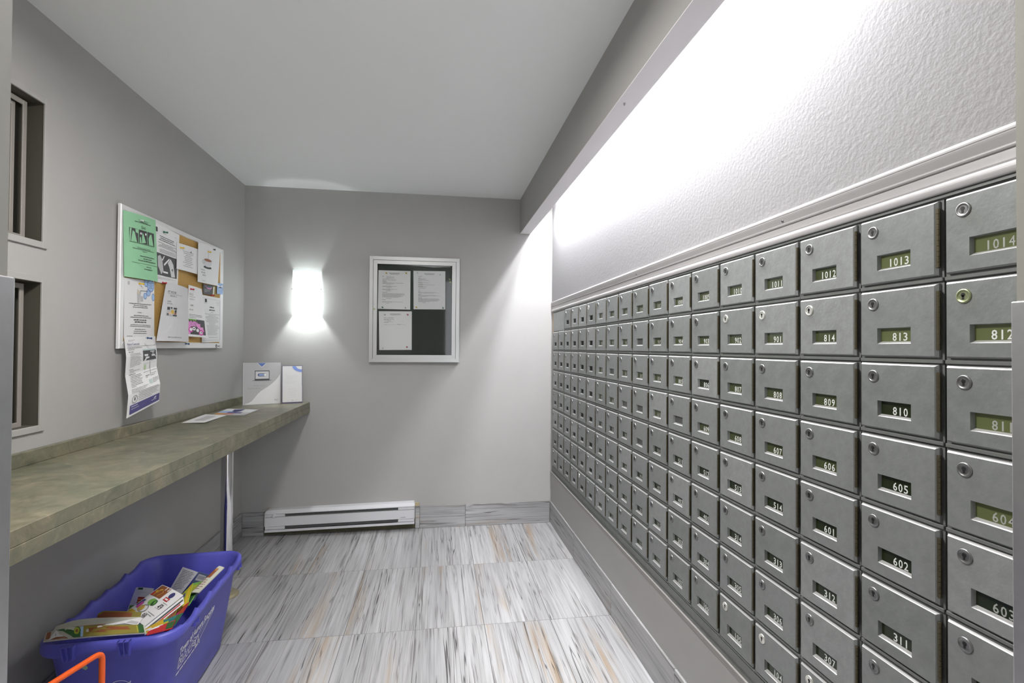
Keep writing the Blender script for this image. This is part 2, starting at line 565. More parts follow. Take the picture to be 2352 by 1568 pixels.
def sheet(name, S, paper, prints, label, cat, group=None, thick=0.0008, nx=8, ny=8, parent=None, lift=0.0006):
    mb = MB()
    S.body(mb, thick, nx, ny)
    o = put(name, mb, paper, parent, label, cat, group)
    if prints:
        pb = MB(); mats = []

        def mi(mm):
            if mm not in mats:
                mats.append(mm)
            return mats.index(mm)
        w = (S.P(1, .5) - S.P(0, .5)).length
        h = (S.P(.5, 1) - S.P(.5, 0)).length
        lv = 0
        for pr in prints:
            k = pr[0]
            lv += 1
            hh = lift + lv * 0.00003
            if k == 'r':
                _, a0, a1, t0, t1, mm = pr
                S.grid(pb, a0, a1, t0, t1, hh, max(1, round((a1 - a0) * nx)), max(1, round((t1 - t0) * ny)), mi(mm))
            elif k == 'poly':
                _, pts, mm = pr
                pb.add([S.P(a, t, hh) for a, t in pts], [tuple(range(len(pts)))], mi(mm))
            elif k == 'ell':
                _, ca, ct, ra, rt, mm = pr
                pb.add([S.P(ca + ra * math.cos(q * math.pi / 8), ct + rt * math.sin(q * math.pi / 8), hh) for q in range(16)], [tuple(range(16))], mi(mm))
            elif k == 'ring':
                _, ca, ct, ra, rt, wd, mm = pr
                for q in range(20):
                    a, b = q * math.pi / 10, (q + 1) * math.pi / 10
                    pb.add([S.P(ca + x * math.cos(y), ct + z * math.sin(y), hh) for x, z, y in ((ra, rt, a), (ra, rt, b), (ra * wd, rt * wd, b), (ra * wd, rt * wd, a))], [(0, 1, 2, 3)], mi(mm))
            elif k == 'lines':
                _, a0, a1, t0, t1, n, mm, fill, al = pr
                rnd = random.Random(int(a0 * 977 + t0 * 7919 + n))
                for q in range(n):
                    tc = t0 + (t1 - t0) * (q + .5) / n
                    hl = (t1 - t0) / n * fill / 2
                    full = (a1 - a0) * (rnd.uniform(0.35, 1.0) if al == 'c' else (rnd.uniform(0.8, 1.0) if q < n - 1 else rnd.uniform(.35, .8)))
                    x = (a0 + a1) / 2 - full / 2 if al == 'c' else a0
                    end = x + full
                    lw = max(hl * 1.05 * h / w, 0.0075)
                    while x < end - lw * .5:
                        for _ in range(rnd.choice((2, 3, 4, 5, 6, 7, 8))):
                            if x > end:
                                break
                            u_t = hl * rnd.choice((.55, .55, .55, 1.0, .9))
                            d_t = hl * rnd.choice((.8, .8, .8, 1.1))
                            ww = lw * rnd.choice((.45, .75, .8, .8))
                            pb.add([S.P(x, tc - u_t, hh), S.P(x + ww, tc - u_t, hh), S.P(x + ww, tc + d_t, hh), S.P(x, tc + d_t, hh)], [(0, 1, 2, 3)], mi(mm))
                            x += ww + lw * .22
                        x += lw * .7
            elif k == 'txt':
                _, tx, a, t, ch, mm, al, asp = pr
                vs, fs, tw = text_geo(tx)
                sx = ch * h / w * asp
                off = {'l': 0, 'c': -tw * sx / 2, 'r': -tw * sx}[al]
                pb.add([S.P(a + off + x * sx, t - y * ch, hh) for x, y in vs], fs, mi(mm))
        put('printed_text', pb, mats, o, kind='stuff')
    return o


# ================================================================== SETTING
# ---- floor: grout bed and plank tiles
mb = MB(); mb.box(-1.6, 1.0, -1.2, D + 0.12, -0.08, -0.0015)
floor = put('floor', mb, m_grout, kind='structure')
TW, TL, G = 0.3117, 0.652, 0.0030
x_lines = [-0.0815 + TW * k for k in range(-5, 4)]
y_lines = [2.966 + TL * k for k in range(-7, 2)]
for xi in range(len(x_lines) - 1):
    for yi in range(len(y_lines) - 1):
        x0, x1 = max(x_lines[xi], XL), min(x_lines[xi + 1], 0.846)
        y0, y1 = y_lines[yi], min(y_lines[yi + 1], D)
        if x1 - x0 < 0.02 or y1 - y0 < 0.02:
            continue
        mb = MB()
        mb.bbox(x0 + G / 2, x1 - G / 2, y0 + G / 2, y1 - G / 2, -0.007, 0.0, 0.0008)
        put('tile', mb, m_tile_y, floor)

# ---- ceiling
mb = MB(); mb.box(-1.6, 1.0, -1.2, D + 0.12, H, H + 0.08)
put('ceiling', mb, m_ceil, kind='structure')

# ---- back wall
mb = MB(); mb.box(-1.5, 1.0, D, D + 0.12, -0.02, H)
wall_back = put('wall_back', mb, m_taupe, kind='structure')

# ---- left wall with two window openings
WY0, WY1 = 1.36, 1.855
WZ = [(1.010, 1.478), (1.610, 2.066)]
mb = MB()
xo = XL - 0.15
mb.box(xo, XL, YF - 0.12, WY0, 0, H)
mb.box(xo, XL, WY1, D, 0, H)
mb.box(xo, XL, WY0, WY1, 0, WZ[0][0]); mb.box(xo, XL, WY0, WY1, WZ[0][1], WZ[1][0]); mb.box(xo, XL, WY0, WY1, WZ[1][1], H)
put('wall_left', mb, m_taupe, kind='structure')


def frame_boxes(mb, y0, y1, z0, z1, w, xa, xb, mi=0):
    mb.bbox(xa, xb, y0, y0 + w, z0, z1, 0.0012, mi); mb.bbox(xa, xb, y1 - w, y1, z0, z1, 0.0012, mi)
    mb.bbox(xa, xb, y0 + w, y1 - w, z0, z0 + w, 0.0012, mi); mb.bbox(xa, xb, y0 + w, y1 - w, z1 - w, z1, 0.0012, mi)


for i, (z0, z1) in enumerate(reversed(WZ)):
    w = thing('window_%d' % (i + 1), None, None, (XL, (WY0 + WY1) / 2, z0)); w['kind'] = 'structure'
    mb = MB(); frame_boxes(mb, WY0 - 0.018, WY1 + 0.018, z0 - 0.02, z1 + 0.02, 0.021, XL + 0.0005, XL + 0.007)
    put('casing', mb, m_taupe, w)
    mb = MB(); t_ = .0015
    mb.box(XL - .08, XL + .0004, WY0, WY0 + t_, z0, z1); mb.box(XL - .08, XL + .0004, WY1 - t_, WY1, z0, z1)
    mb.box(XL - .08, XL + .0004, WY0 + t_, WY1 - t_, z0, z0 + t_); mb.box(XL - .08, XL + .0004, WY0 + t_, WY1 - t_, z1 - t_, z1)
    put('reveal', mb, m_reveal, w)
    mb = MB(); frame_boxes(mb, WY0, WY1 - 0.026, z0, z1 - 0.008, 0.016, XL - 0.034, XL - 0.029)
    put('sash', mb, m_winpaint, w)
    mb = MB(); frame_boxes(mb, WY0 + 0.03, WY1 - 0.056, z0 + 0.008, z1 - 0.022, 0.014, XL - 0.046, XL - 0.041)
    put('inner_sash', mb, m_winpaint, w)
    mb = MB(); mb.box(XL - 0.075, XL - 0.066, WY0, WY1, z0, z1)
    put('pane', mb, m_pane, w)

# ---- right wall: upper stippled panel, lower painted panel, ends of the mailbox recess
mb = MB()
mb.box(XM, 0.97, YF, D, 1.600, H, 0)
mb.box(XM, 0.97, YF, D, 0, 0.366, 1)
mb.box(XM + 0.001, 0.97, 3.585, D, 0.366, 1.600, 1)
mb.box(XM, 0.97, YF, 0.542, 0.366, 1.600, 1)
mb.box(0.93, 0.97, 0.542, 3.585, 0.366, 1.600, 2)  # black back panel paints the darkness behind the boxes
put('wall_right', mb, [m_upper, m_taupe, m_dark], kind='structure')

# ---- front wall with the doorway the camera looks through
JX0, JX1, JY0 = -0.335, 0.6165, 0.33
mb = MB()
mb.box(-1.5, JX0, JY0, YF, 0, H); mb.box(JX1, 1.0, JY0, YF, 0, H)
put('wall_front', mb, m_jamb, kind='structure')
# ---- side walls of the hall behind the camera
mb = MB(); mb.box(-1.6, -1.5, -1.2, JY0, 0, H)
put('wall_hall_left', mb, m_hall, kind='structure')
mb = MB(); mb.box(1.0, 1.1, -1.2, JY0, 0, H)
put('wall_hall_right', mb, m_hall, kind='structure')
mb = MB(); mb.box(-1.5, 0.15, -1.2, -1.1, 0, H)
put('hall_light_block', mb, m_hall, kind='structure')  # unseen panel added to keep hall light off the right jamb

# ---- dropped beam hiding the strip light
mb = MB()
mb.box(0.602, 0.6776, YF, D, 2.1125, H, 0)
mb.box(0.6022, 0.6774, YF, D, 2.1095, 2.1125, 1)
beam = put('ceiling_beam', mb, [m_beam, m_soff], kind='structure')
mb = MB(); mb.lathe([(0.0035, 0), (0.0035, 0.004), (0.001, 0.009)], (0.628, 1.62, 2.1095), (0, 0, -1), 8)
put('screw', mb, m_lock, beam)

# ---- skirting tiles
ZB = 0.155


def skirting(name, boxes, m):
    o = None
    for k, (x0, x1, y0, y1) in enumerate(boxes):
        if o is None:
            o = thing(name, None, None, (x0, y0, 0)); o['kind'] = 'structure'
        mb = MB(); mb.bbox(x0 + .001, x1 - .001, y0 + .001, y1 - .001, 0.001, ZB, 0.001)
        put('tile', mb, m, o)
    return o


bb = skirting('baseboard_back', [(XL + .012, -1.137, D - .012, D), (-.1345, -.1035, D - .012, D), (-.1035, .2175, D - .012, D), (.2175, .832, D - .012, D)], m_tile_b)
mb = MB()
mb.bbox(-.137, -.107, D - .007, D - .0005, ZB, ZB + .026, .002)
mb.bbox(-1.112, -1.088, D - .006, D - .0005, ZB + .008, ZB + .028, .002)
put('sealant', mb, m_sealant, bb)
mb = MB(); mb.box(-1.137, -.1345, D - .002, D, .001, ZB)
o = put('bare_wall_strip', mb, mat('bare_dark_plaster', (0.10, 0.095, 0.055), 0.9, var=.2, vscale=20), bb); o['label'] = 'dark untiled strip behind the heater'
skirting('baseboard_right', [(.833, .844, YF, 1.01), (.833, .844, 1.01, 1.662), (.833, .844, 1.662, 2.300), (.833, .844, 2.300, 2.955), (.833, .844, 2.955, D - .013)], m_tile_r)
skirting('baseboard_left', [(XL, XL + .012, YF, .98), (XL, XL + .012, .98, 1.63), (XL, XL + .012, 1.63, 2.28), (XL, XL + .012, 2.28, 2.93), (XL, XL + .012, 2.93, D - .013)], m_tile_r)

# ---- mouldings above and below the mailboxes
arc = [(0.8400 - 0.0042 * math.sin(t), 1.5475 + 0.0085 * math.cos(t)) for t in [math.pi * k / 10 for k in range(11)]]
prof = [(XM, 1.612), (.838, 1.6110), (.8345, 1.6090), (.8330, 1.6050), (.8330, 1.6020), (.8345, 1.6005), (.8335, 1.5985), (.8345, 1.5955), (.8405, 1.5835), (.8375, 1.5815), (.8370, 1.5790),
        (.8385, 1.5770), (.8420, 1.5765), (.8420, 1.5745), (.8395, 1.5740), (.8390, 1.5590)] + arc + [(.8405, 1.5385), (XM, 1.5385)]
mb = MB(); mb.prism(prof, .545, 3.592)
t1 = put('trim_1', mb, m_trimw, kind='structure')
for y, z in ((1.112, 1.589), (2.02, 1.589), (2.95, 1.580)):
    mb = MB(); mb.lathe([(.0038, 0), (.0036, .0016), (.001, .002)], (.8385, y, z), (-1, 0, -0.5), 10)
    put('screw', mb, m_lock, t1)
mb = MB()
mb.prism([(XM, .3795), (.836, .3785), (.834, .376), (.834, .370), (.838, .3665), (.838, .3560), (.840, .3535), (XM, .3530)], .545, 3.592)
t2 = put('trim_2', mb, m_railp, kind='structure')

# ================================================================== MAILBOXES
MR = Matrix(((0, 0, -1, 0), (-1, 0, 0, 0), (0, 1, 0, 0), (0, 0, 0, 1)))   # u -> -Y, v -> +Z, w -> -X


def door_mesh():
    mb = MB()
    Wd, Hd = 0.155, 0.1265
    bt, bl, br, bb_ = 0.0034, 0.0014, 0.0050, 0.0026
    a0, a1, b0, b1 = 0.038, 0.107, -0.1022, -0.0722      # window
    U = [bl, a0, a1, Wd - br]; V = [-Hd + bb_, b0, b1, -bt]
    vs = [(u, v, 0) for v in V for u in U]
    fs = [(j * 4 + i, j * 4 + i + 1, (j + 1) * 4 + i + 1, (j + 1) * 4 + i) for j in range(3) for i in range(3) if not (i == 1 and j == 1)]
    mb.add(vs, fs)
    d = -0.0084
    # bevels to the back
    F = [(bl, -Hd + bb_, 0), (Wd - br, -Hd + bb_, 0), (Wd - br, -bt, 0), (bl, -bt, 0)]
    Bv = [(0, -Hd, -0.0030), (Wd, -Hd, -0.0040), (Wd, 0, -0.0040), (0, 0, -0.0034)]
    Bk = [(0, -Hd, d), (Wd, -Hd, d), (Wd, 0, d), (0, 0, d)]
    mb.add(F + Bv + Bk, [(0, 4, 5, 1), (1, 5, 6, 2), (3, 7, 4, 0), (4, 8, 9, 5), (5, 9, 10, 6), (6, 10, 11, 7), (7, 11, 8, 4), (8, 11, 10, 9)])
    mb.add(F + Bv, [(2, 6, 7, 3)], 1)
    # window reveal
    e = 0.0022
    O = [(a0, b0, 0), (a1, b0, 0), (a1, b1, 0), (a0, b1, 0)]
    I = [(a0 + e * .8, b0 + e * 2.0, -0.0075), (a1 - e * .4, b0 + e * 2.0, -0.0075), (a1 - e * .4, b1 - e * .6, -0.0075), (a0 + e * .8, b1 - e * .6, -0.0075)]
    mb.add(O + I, [(1, 2, 6, 5), (2, 3, 7, 6), (3, 0, 4, 7)])
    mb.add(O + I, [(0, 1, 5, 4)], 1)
    return mb


def body_mesh(w=0.1668):
    mb = MB()
    mb.box(-0.0058, w - 0.0062, -0.1378, 0.0018, -0.055, -0.0085)
    mb.bbox(-0.0058, w - 0.0062, -0.1368, -0.1300, -0.0085, -0.0045, 0.001)
    return mb


def lock_mesh(face):
    mb = MB()
    mb.lathe([(.0118, 0.0), (.0118, .0016), (.0108, .0024), (.0092, .0024), (.0088, .0018), (.0060, .0020)], (.0295, -.026, 0), (0, 0, 1), 20, 0)
    mb.lathe([(.0034, .002), (.0034, .0024)], (.0295, -.0240, 0), (0, 0, 1), 10, 1)
    mb.box(.0279, .0311, -.0314, -.0246, .002, .0024, 1)
    return mb


def hinge_mesh():
    mb = MB()
    z0, z1, n = -.0128, -.1135, 11
    mb.box(.1520, .1570, z1, z0, -.0060, -.0014)
    st = (z0 - z1) / n
    for k in range(n):
        a = z1 + st * k
        vs = []
        for zz in (a + .0004, a + st - .0004):
            for q in range(6):
                an = math.pi / 3 * q
                vs.append((0.1570 + .0022 * math.cos(an), zz, -.0006 + .0022 * math.sin(an)))
        mb.add(vs, [(q, (q + 1) % 6, 6 + (q + 1) % 6, 6 + q) for q in range(6)] + [(5, 4, 3, 2, 1, 0), (6, 7, 8, 9, 10, 11)])
    return mb


def plate_mesh():
    mb = MB()
    mb.box(.0385, .1066, -.1016, -.0726, -.0083, -.0074)
    return mb


def num_mesh(s):
    mb = MB()
    hcap, adv = 0.0152, 0.0109
    right = 0.0985 if len(s) == 4 else 0.0955
    x = right - adv * len(s)
    for ch in s:
        vs, fs, tw = text_geo(ch, .012)
        k = 0.0083 / max(tw, 0.55)
        mb.add([(x + (adv - tw * k) / 2 + a * k, -.0965 + b * hcap, -.0072) for a, b in vs], fs)
        x += adv
    return mb


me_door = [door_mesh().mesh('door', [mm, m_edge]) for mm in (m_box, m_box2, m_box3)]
me_body = body_mesh().mesh('body', m_frame)
me_lock = {k: lock_mesh(k).mesh('lock', [mm, m_slot]) for k, mm in (('d', m_lock), ('b', m_lockb), ('g', m_lockg))}
me_hinge = hinge_mesh().mesh('hinge', m_hinge)
me_plate = {k: plate_mesh().mesh('number_plate', mm) for k, mm in (('A', m_plA), ('B', m_plB), ('C', m_plC), ('G', m_plG), ('N', m_dark))}


def colY(c):
    if c == 1: return .7193
    if c == 2: return .8890
    if c <= 5: return 1.0578 + .1672 * (c - 3)
    if c <= 11: return 1.3922 + .1690 * (c - 5)
    return 2.4062 + .16560 * (c - 11)


XB = .835               # plane of the door fronts


def rowZ(r):
    return 1.5290 - .13986 * (r - 1)


seqs = {1: list(range(1014, 1001, -1)), 2: [812, 813, 814] + list(range(901, 915)), 3: list(range(811, 800, -1)) + list(range(714, 707, -1)),
        4: list(range(604, 615)) + list(range(701, 708)), 5: [603, 602, 601] + list(range(514, 500, -1)) + [414],
        6: list(range(310, 315)) + list(range(401, 414)), 7: list(range(309, 300, -1)) + list(range(214, 205, -1)), 8: list(range(101, 115)) + list(range(201, 205))}
blank = {(2, 9): 'G', (3, 11): 'G', (4, 7): 'G', (4, 9): 'G', (4, 10): 'G', (5, 9): 'G'}
bright = {(2, 3), (2, 4), (2, 5), (8, 4), (8, 5), (8, 3), (1, 13), (8, 14)}
ordw = ['', 'first', 'second', 'third', 'fourth', 'fifth', 'sixth', 'seventh', 'eighth', 'ninth', 'tenth', 'eleventh', 'twelfth', 'thirteenth', 'fourteenth', 'fifteenth', 'sixteenth', 'seventeenth', 'eighteenth']
roww = {1: 'top row', 8: 'bottom row'}


def child(name, me, parent, loc=None):
    o = bpy.data.objects.new(name, me)
    col.objects.link(o)
    o.parent = parent
    return o


nmesh = {}
rd = random.Random(3)
for c in range(1, 19):
    for r in range(1, 9):
        if r == 1 and c >= 17:
            continue
        s = seqs[r][c - 1] if c - 1 < len(seqs[r]) else None
        showing = s is not None and c <= 12 and (r, c) not in blank
        rw = roww.get(r, ordw[r] + ' row')
        readable = showing and c <= 8 and not (r == 8 and c < 3) and not (r >= 7 and c == 1)
        cw = (ordw[c] + ' column from the right') if c <= 9 else (ordw[19 - c] + ' column from the back wall')
        if readable:
            lab = 'grey mailbox numbered %d, %s, %s' % (s, rw, cw)
        elif (r, c) in blank:
            lab = 'grey mailbox with blank number window, %s, %s' % (rw, cw)
        else:
            lab = 'grey metal mailbox, %s, %s' % (rw, cw)
        e = bpy.data.objects.new('mailbox', None)
        e.empty_display_size = 0.03
        col.objects.link(e)
        M4 = MR.copy()
        jz = rd.uniform(-.0008, .0008)
        k = XB / XM
        M4 = M4 @ Matrix.Scale(k, 4)
        M4[0][3], M4[1][3], M4[2][3] = XB, colY(c) * k, HC + (rowZ(r) + jz - HC) * k
        e.matrix_world = M4
        tag(e, lab, 'mailbox', 'grey mailboxes along the right wall')
        child('body', me_body, e)
        dv = rd.choice([0, 0, 0, 1, 2])
        if (r, c) in ((1, 4), (2, 4), (1, 7), (1, 5)): dv = 1
        if (r, c) in ((6, 2), (8, 5)): dv = 2
        d = child('door', me_door[dv], e)
        child('lock', me_lock['b' if (r, c) in bright else ('g' if (r, c) == (2, 1) else 'd')], d)
        child('hinge', me_hinge, d)
        if (r, c) in blank:
            pk = 'G'
        elif c > 12:
            pk = 'N'  # far windows painted black for their unlit recess
        elif c <= 2 and r <= (4 if c == 1 else 2):
            pk = 'A'  # lighter green stands in for light from the room behind
        elif r <= 4 and not (r, c) in ((3, 6), (3, 2), (4, 2)):
            pk = 'B'
        else:
            pk = 'C'
        child('number_plate', me_plate[pk], d)
        if showing:
            if s not in nmesh:
                nmesh[s] = num_mesh(str(s)).mesh('number', m_numg if (r, c) in ((3, 1), (4, 1), (5, 1), (1, 1)) or c >= 8 else m_num)  # far numerals greyed to paint the shade of the recess
            child('number', nmesh[s], d)

mb = MB(); mb.box(.8435, .93, .545, 3.575, 1.5288, 1.5465); mb.box(.8395, .8435, .545, 3.575, 1.5310, 1.5345)
put('frame_rail', mb, m_frame, t1)
mb = MB(); mb.box(.8435, .93, .545, 3.575, .3795, .4160); mb.box(.8375, .8435, .545, 3.575, .3795, .3850)
put('frame_rail', mb, m_frame, t2)
mb = MB(); mb.bbox(.8385, .856, 3.2265, 3.5305, 1.3930, 1.5260, .001)
bpn = put('filler_panel', mb, m_box2, None, 'blank grey metal panel at the far end of the top mailbox row', 'panel')
mb = MB(); mb.box(.8455, .93, 3.5440, 3.5835, 1.375, 1.5280)
o = put('end_strip', mb, m_wood, bpn); o['label'] = 'bare wooden strip'

# ================================================================== STRIP LIGHT BEHIND THE BEAM
st = thing('strip_light', 'white fluorescent strip light hidden behind the ceiling beam', 'light', (.727, 2.0, 2.26))
mb = MB(); mb.bbox(.715, .820, 0.89, 3.47, 2.315, 2.3595, .004)
put('housing', mb, m_heat, st)
for x in (.732, .788):
    mb = MB(); mb.tube([(x, .93, 2.290), (x, 3.43, 2.290)], .0128, 10)
    put('tube', mb, m_tube, st)
    mb = MB(); mb.box(x - .014, x + .014, .915, .93, 2.276, 2.316); mb.box(x - .014, x + .014, 3.43, 3.445, 2.276, 2.316)
    put('lamp_holder', mb, m_heat, st)
cl = thing('added_fill_light', 'added round opal fill light on the ceiling, out of view near the doorway', 'light', (-.30, 1.25, H - .06))  # fixture added for fill light, never in view
mb = MB(); mb.lathe([(.175, 0), (.175, .03), (.16, .035)], (-.30, 1.25, H), (0, 0, -1), 28)
put('base', mb, m_alu2, cl)
mb = MB(); mb.lathe([(.158, .035), (.150, .050), (.12, .065), (.07, .073), (.01, .076)], (-.30, 1.25, H), (0, 0, -1), 28)
put('dome', mb, m_lampd, cl)

# ================================================================== WALL SCONCE
CX, SZ0, SZ1 = -.8760, 1.487, 1.790
scn = thing('wall_sconce', 'half round frosted glass wall sconce glowing white on the back wall', 'light', (CX, D, SZ0))
mb = MB()
N = 20
ro, dp = .0915, .092
vs = []
for rr, dd in ((ro, dp), (ro - .004, dp - .004)):
    for z in (SZ0, SZ1):
        for k in range(N + 1):
            a = math.pi * k / N
            vs.append((CX - rr * math.cos(a), D - .004 - dd * math.sin(a) ** .8, z))
fs = []
n1 = N + 1
for k in range(N):
    fs.append((k, k + 1, n1 + k + 1, n1 + k))
    fs.append((2 * n1 + k, 3 * n1 + k, 3 * n1 + k + 1, 2 * n1 + k + 1))
    fs.append((k, 2 * n1 + k, 2 * n1 + k + 1, k + 1))
    fs.append((n1 + k, n1 + k + 1, 3 * n1 + k + 1, 3 * n1 + k))
mb.add(vs, fs, 0, True)
put('shade', mb, m_shade, scn)
mb = MB(); mb.bbox(CX - .045, CX + .045, D - .014, D - .0005, 1.56, 1.68, .003)
put('back_plate', mb, m_heat, scn)
mb = MB(); mb.tube([(CX, D - .014, 1.640), (CX, D - .048, 1.640)], .010, 10); mb.tube([(CX, D - .048, 1.665), (CX, D - .048, 1.630)], .014, 12)
put('socket', mb, m_heat, scn)
for zz, xx in ((1.705, CX + .0895), (1.705, CX - .0895)):
    mb = MB(); mb.lathe([(.0045, 0), (.0045, .006), (.002, .008)], (xx, D - .020, zz - .04), (1 if xx > CX else -1, -.4, 0), 10)
    put('screw', mb, m_ink, scn)

# ================================================================== NOTICE CASE ON BACK WALL
CX0, CX1, CZ0, CZ1 = -.4585, .1615, 1.1685, 1.9030
case = thing('notice_case', 'aluminium framed glazed notice case with dark green letterboard on back wall', 'notice case', ((CX0 + CX1) / 2, D, CZ0))


def mitred(mb, x0, x1, z0, z1, w, y0, y1, mi=0):
    """four mitred bars, front at y0, back at y1"""
    O = [(x0, z0), (x1, z0), (x1, z1), (x0, z1)]
    I = [(x0 + w, z0 + w), (x1 - w, z0 + w), (x1 - w, z1 - w), (x0 + w, z1 - w)]
    e = .0012
    for k in range(4):
        a, b = O[k], O[(k + 1) % 4]; c, d = I[(k + 1) % 4], I[k]
        cx = sum(p[0] for p in (a, b, c, d)) / 4; cz = sum(p[1] for p in (a, b, c, d)) / 4
        sh = lambda p: (p[0] + e * .35 * (1 if cx > p[0] else -1), p[1] + e * .35 * (1 if cz > p[1] else -1))
        P = [a, b, c, d]
        F = [sh(p) for p in P]
        vs = [(p[0], y0, p[1]) for p in F] + [(p[0], y0 + .0015, p[1]) for p in P] + [(p[0], y1, p[1]) for p in P]
        fs = [(0, 1, 2, 3)]
        for q in range(4):
            n = (q + 1) % 4
            fs += [(q, 4 + q, 4 + n, n), (4 + q, 8 + q, 8 + n, 4 + n)]
        fs.append((11, 10, 9, 8))
        mb.add(vs, fs, mi)


mb = MB(); mitred(mb, CX0, CX1, CZ0, CZ1, .0245, D - .045, D - .0005)
put('outer_frame', mb, m_alu, case)
mb = MB(); mitred(mb, CX0 + .0262, CX1 - .0262, CZ0 + .0242, CZ1 - .0262, .0265, D - .0435, D - .034)
cdoor = put('case_door', mb, m_alu, case)
mb = MB(); mb.box(CX0 + .050, CX1 - .050, D - .039, D - .0365, CZ0 + .047, CZ1 - .049)
put('glass', mb, m_glass, cdoor)
mb = MB(); mb.lathe([(.0065, 0), (.0065, .002), (.005, .003)], (-.4245, D - .0435, 1.537), (0, -1, 0), 14)
put('lock', mb, m_lockg, cdoor)
mb = MB(); mb.box(CX0 + .0245, CX1 - .0245, D - .012, D - .001, CZ0 + .0245, CZ1 - .0245)
put('letterboard', mb, m_felt, case)


def bw(x, z, w=0.013):
    return (x, D - w, z)


def pageback(name, pts, prints, label):
    tl, tr, br, bl = pts
    return sheet(name, Sheet([bw(*tl), bw(*tr)], [bw(*bl), bw(*br)]), m_paper, prints, label, 'notice', 'typed notices inside the glazed case', nx=2, ny=2)


hd = [('lines', .30, .70, .055, .105, 3, m_ink, .55, 'c')]
pageback('notice', [(-.402, 1.810), (-.182, 1.8105), (-.182, 1.538), (-.404, 1.540)], hd + [
    ('lines', .12, .20, .15, .165, 1, m_ink, .7, 'l'), ('lines', .25, .50, .15, .215, 4, m_inkg, .55, 'l'), ('lines', .13, .80, .215, .235, 1, m_inkg, .7, 'l'),
    ('lines', .13, .30, .25, .27, 1, m_ink, .8, 'l'), ('lines', .30, .60, .25, .27, 1, m_inkg, .6, 'l'), ('lines', .13, .40, .285, .305, 1, m_ink, .7, 'l'),
    ('lines', .13, .80, .315, .345, 2, m_ink, .6, 'l'), ('lines', .25, .45, .35, .38, 2, m_inkg, .6, 'l'), ('lines', .13, .65, .40, .43, 2, m_ink, .6, 'l'), ('lines', .25, .45, .435, .465, 2, m_inkg, .6, 'l'),
    ('lines', .13, .72, .48, .51, 2, m_ink, .6, 'l'), ('lines', .25, .45, .515, .545, 2, m_inkg, .6, 'l'), ('lines', .13, .38, .56, .575, 1, m_ink, .8, 'l'),
    ('lines', .13, .84, .585, .70, 7, m_inkg, .65, 'l'), ('lines', .25, .45, .71, .735, 2, m_inkg, .6, 'l'), ('lines', .13, .28, .75, .765, 1, m_ink, .8, 'l'), ('lines', .13, .82, .80, .83, 2, m_inkg, .7, 'l'), ('lines', .25, .45, .84, .86, 1, m_inkg, .7, 'l')],
    'white typed notice at upper left inside the glazed case, text densest')
pageback('notice', [(-.162, 1.813), (.0615, 1.816), (.063, 1.544), (-.159, 1.541)], hd + [
    ('lines', .15, .35, .14, .155, 1, m_ink, .8, 'l')] + [('lines', .15, .15 + a, t, t + .014, 1, mm, .75, 'l') for t, a, mm in
    ((.18, .12, m_ink), (.20, .42, m_inkg), (.215, .30, m_inkg), (.24, .68, m_inkg), (.255, .25, m_inkg), (.29, .22, m_ink), (.305, .66, m_inkg), (.34, .22, m_ink), (.355, .68, m_inkg), (.39, .2, m_ink), (.405, .66, m_inkg), (.44, .3, m_ink), (.49, .15, m_ink), (.53, .1, m_ink))] + [
    ('lines', .15, .83, .55, .585, 3, m_inkg, .6, 'l'), ('lines', .15, .26, .61, .625, 1, m_ink, .8, 'l'), ('lines', .15, .83, .63, .67, 3, m_inkg, .6, 'l'), ('lines', .15, .36, .695, .71, 1, m_ink, .8, 'l'), ('lines', .15, .83, .715, .81, 6, m_inkg, .6, 'l'), ('lines', .28, .45, .82, .84, 1, m_inkg, .7, 'l')],
    'white typed notice at upper right inside the glazed case')
pageback('notice', [(-.397, 1.523), (-.1705, 1.526), (-.169, 1.2545), (-.391, 1.2525)], hd + [
    ('lines', .15, .55, .16, .178, 1, m_ink, .7, 'l'), ('lines', .15, .50, .20, .23, 2, m_ink, .6, 'l'), ('lines', .25, .48, .235, .26, 1, m_inkg, .6, 'l'), ('lines', .70, .78, .245, .26, 1, m_ink, .6, 'l'), ('lines', .15, .46, .27, .295, 2, m_ink, .6, 'l'),
    ('r', .15, .50, .344, .347, m_inkg), ('r', .53, .82, .344, .347, m_inkg)] + [('poly', [(x, .338 + .012 * math.sin(x * 190)), (x + .012, .338 + .012 * math.sin(x * 190 + 2)), (x + .016, .345 + .012 * math.sin(x * 170 + 2)), (x + .004, .343 + .012 * math.sin(x * 190))], m_ink) for x in (.17, .2, .23, .26, .29, .55, .58, .61, .64, .68)],
    'white notice with two signatures at lower left inside the glazed case')
mb = MB()
SS = Sheet([(-.400, D - .018, 1.8545), (-.2, D - .018, 1.856), (-.02, D - .018, 1.856), (.10, D - .018, 1.8555)], [(-.400, D - .018, 1.852), (-.2, D - .018, 1.851), (-.02, D - .02, 1.840), (.10, D - .018, 1.8465)])
sheet('paper_strip', SS, m_paperg, None, 'thin white strip sagging along the top inside the glazed notice case', 'strip', nx=9, ny=2)

# push pins
PINM = {'yellow': mat('yellow_pin', (.70, .48, .02), .3), 'green': mat('green_pin', (.01, .12, .07), .3), 'red': mat('red_pin', (.42, .01, .03), .3), 'clear': mat('clear_pin', (.62, .64, .66), .15),
        'blue': mat('blue_pin', (.02, .06, .16), .3), 'black': mat('black_pin', (.02, .02, .02), .3), 'lime': mat('lime_pin', (.50, .62, .12), .3)}
PROF = [(.0011, -.004), (.0011, 0), (.0046, .0004), (.0046, .0018), (.0026, .0034), (.0024, .0095), (.0038, .0125), (.0040, .0150), (.0030, .0158)]


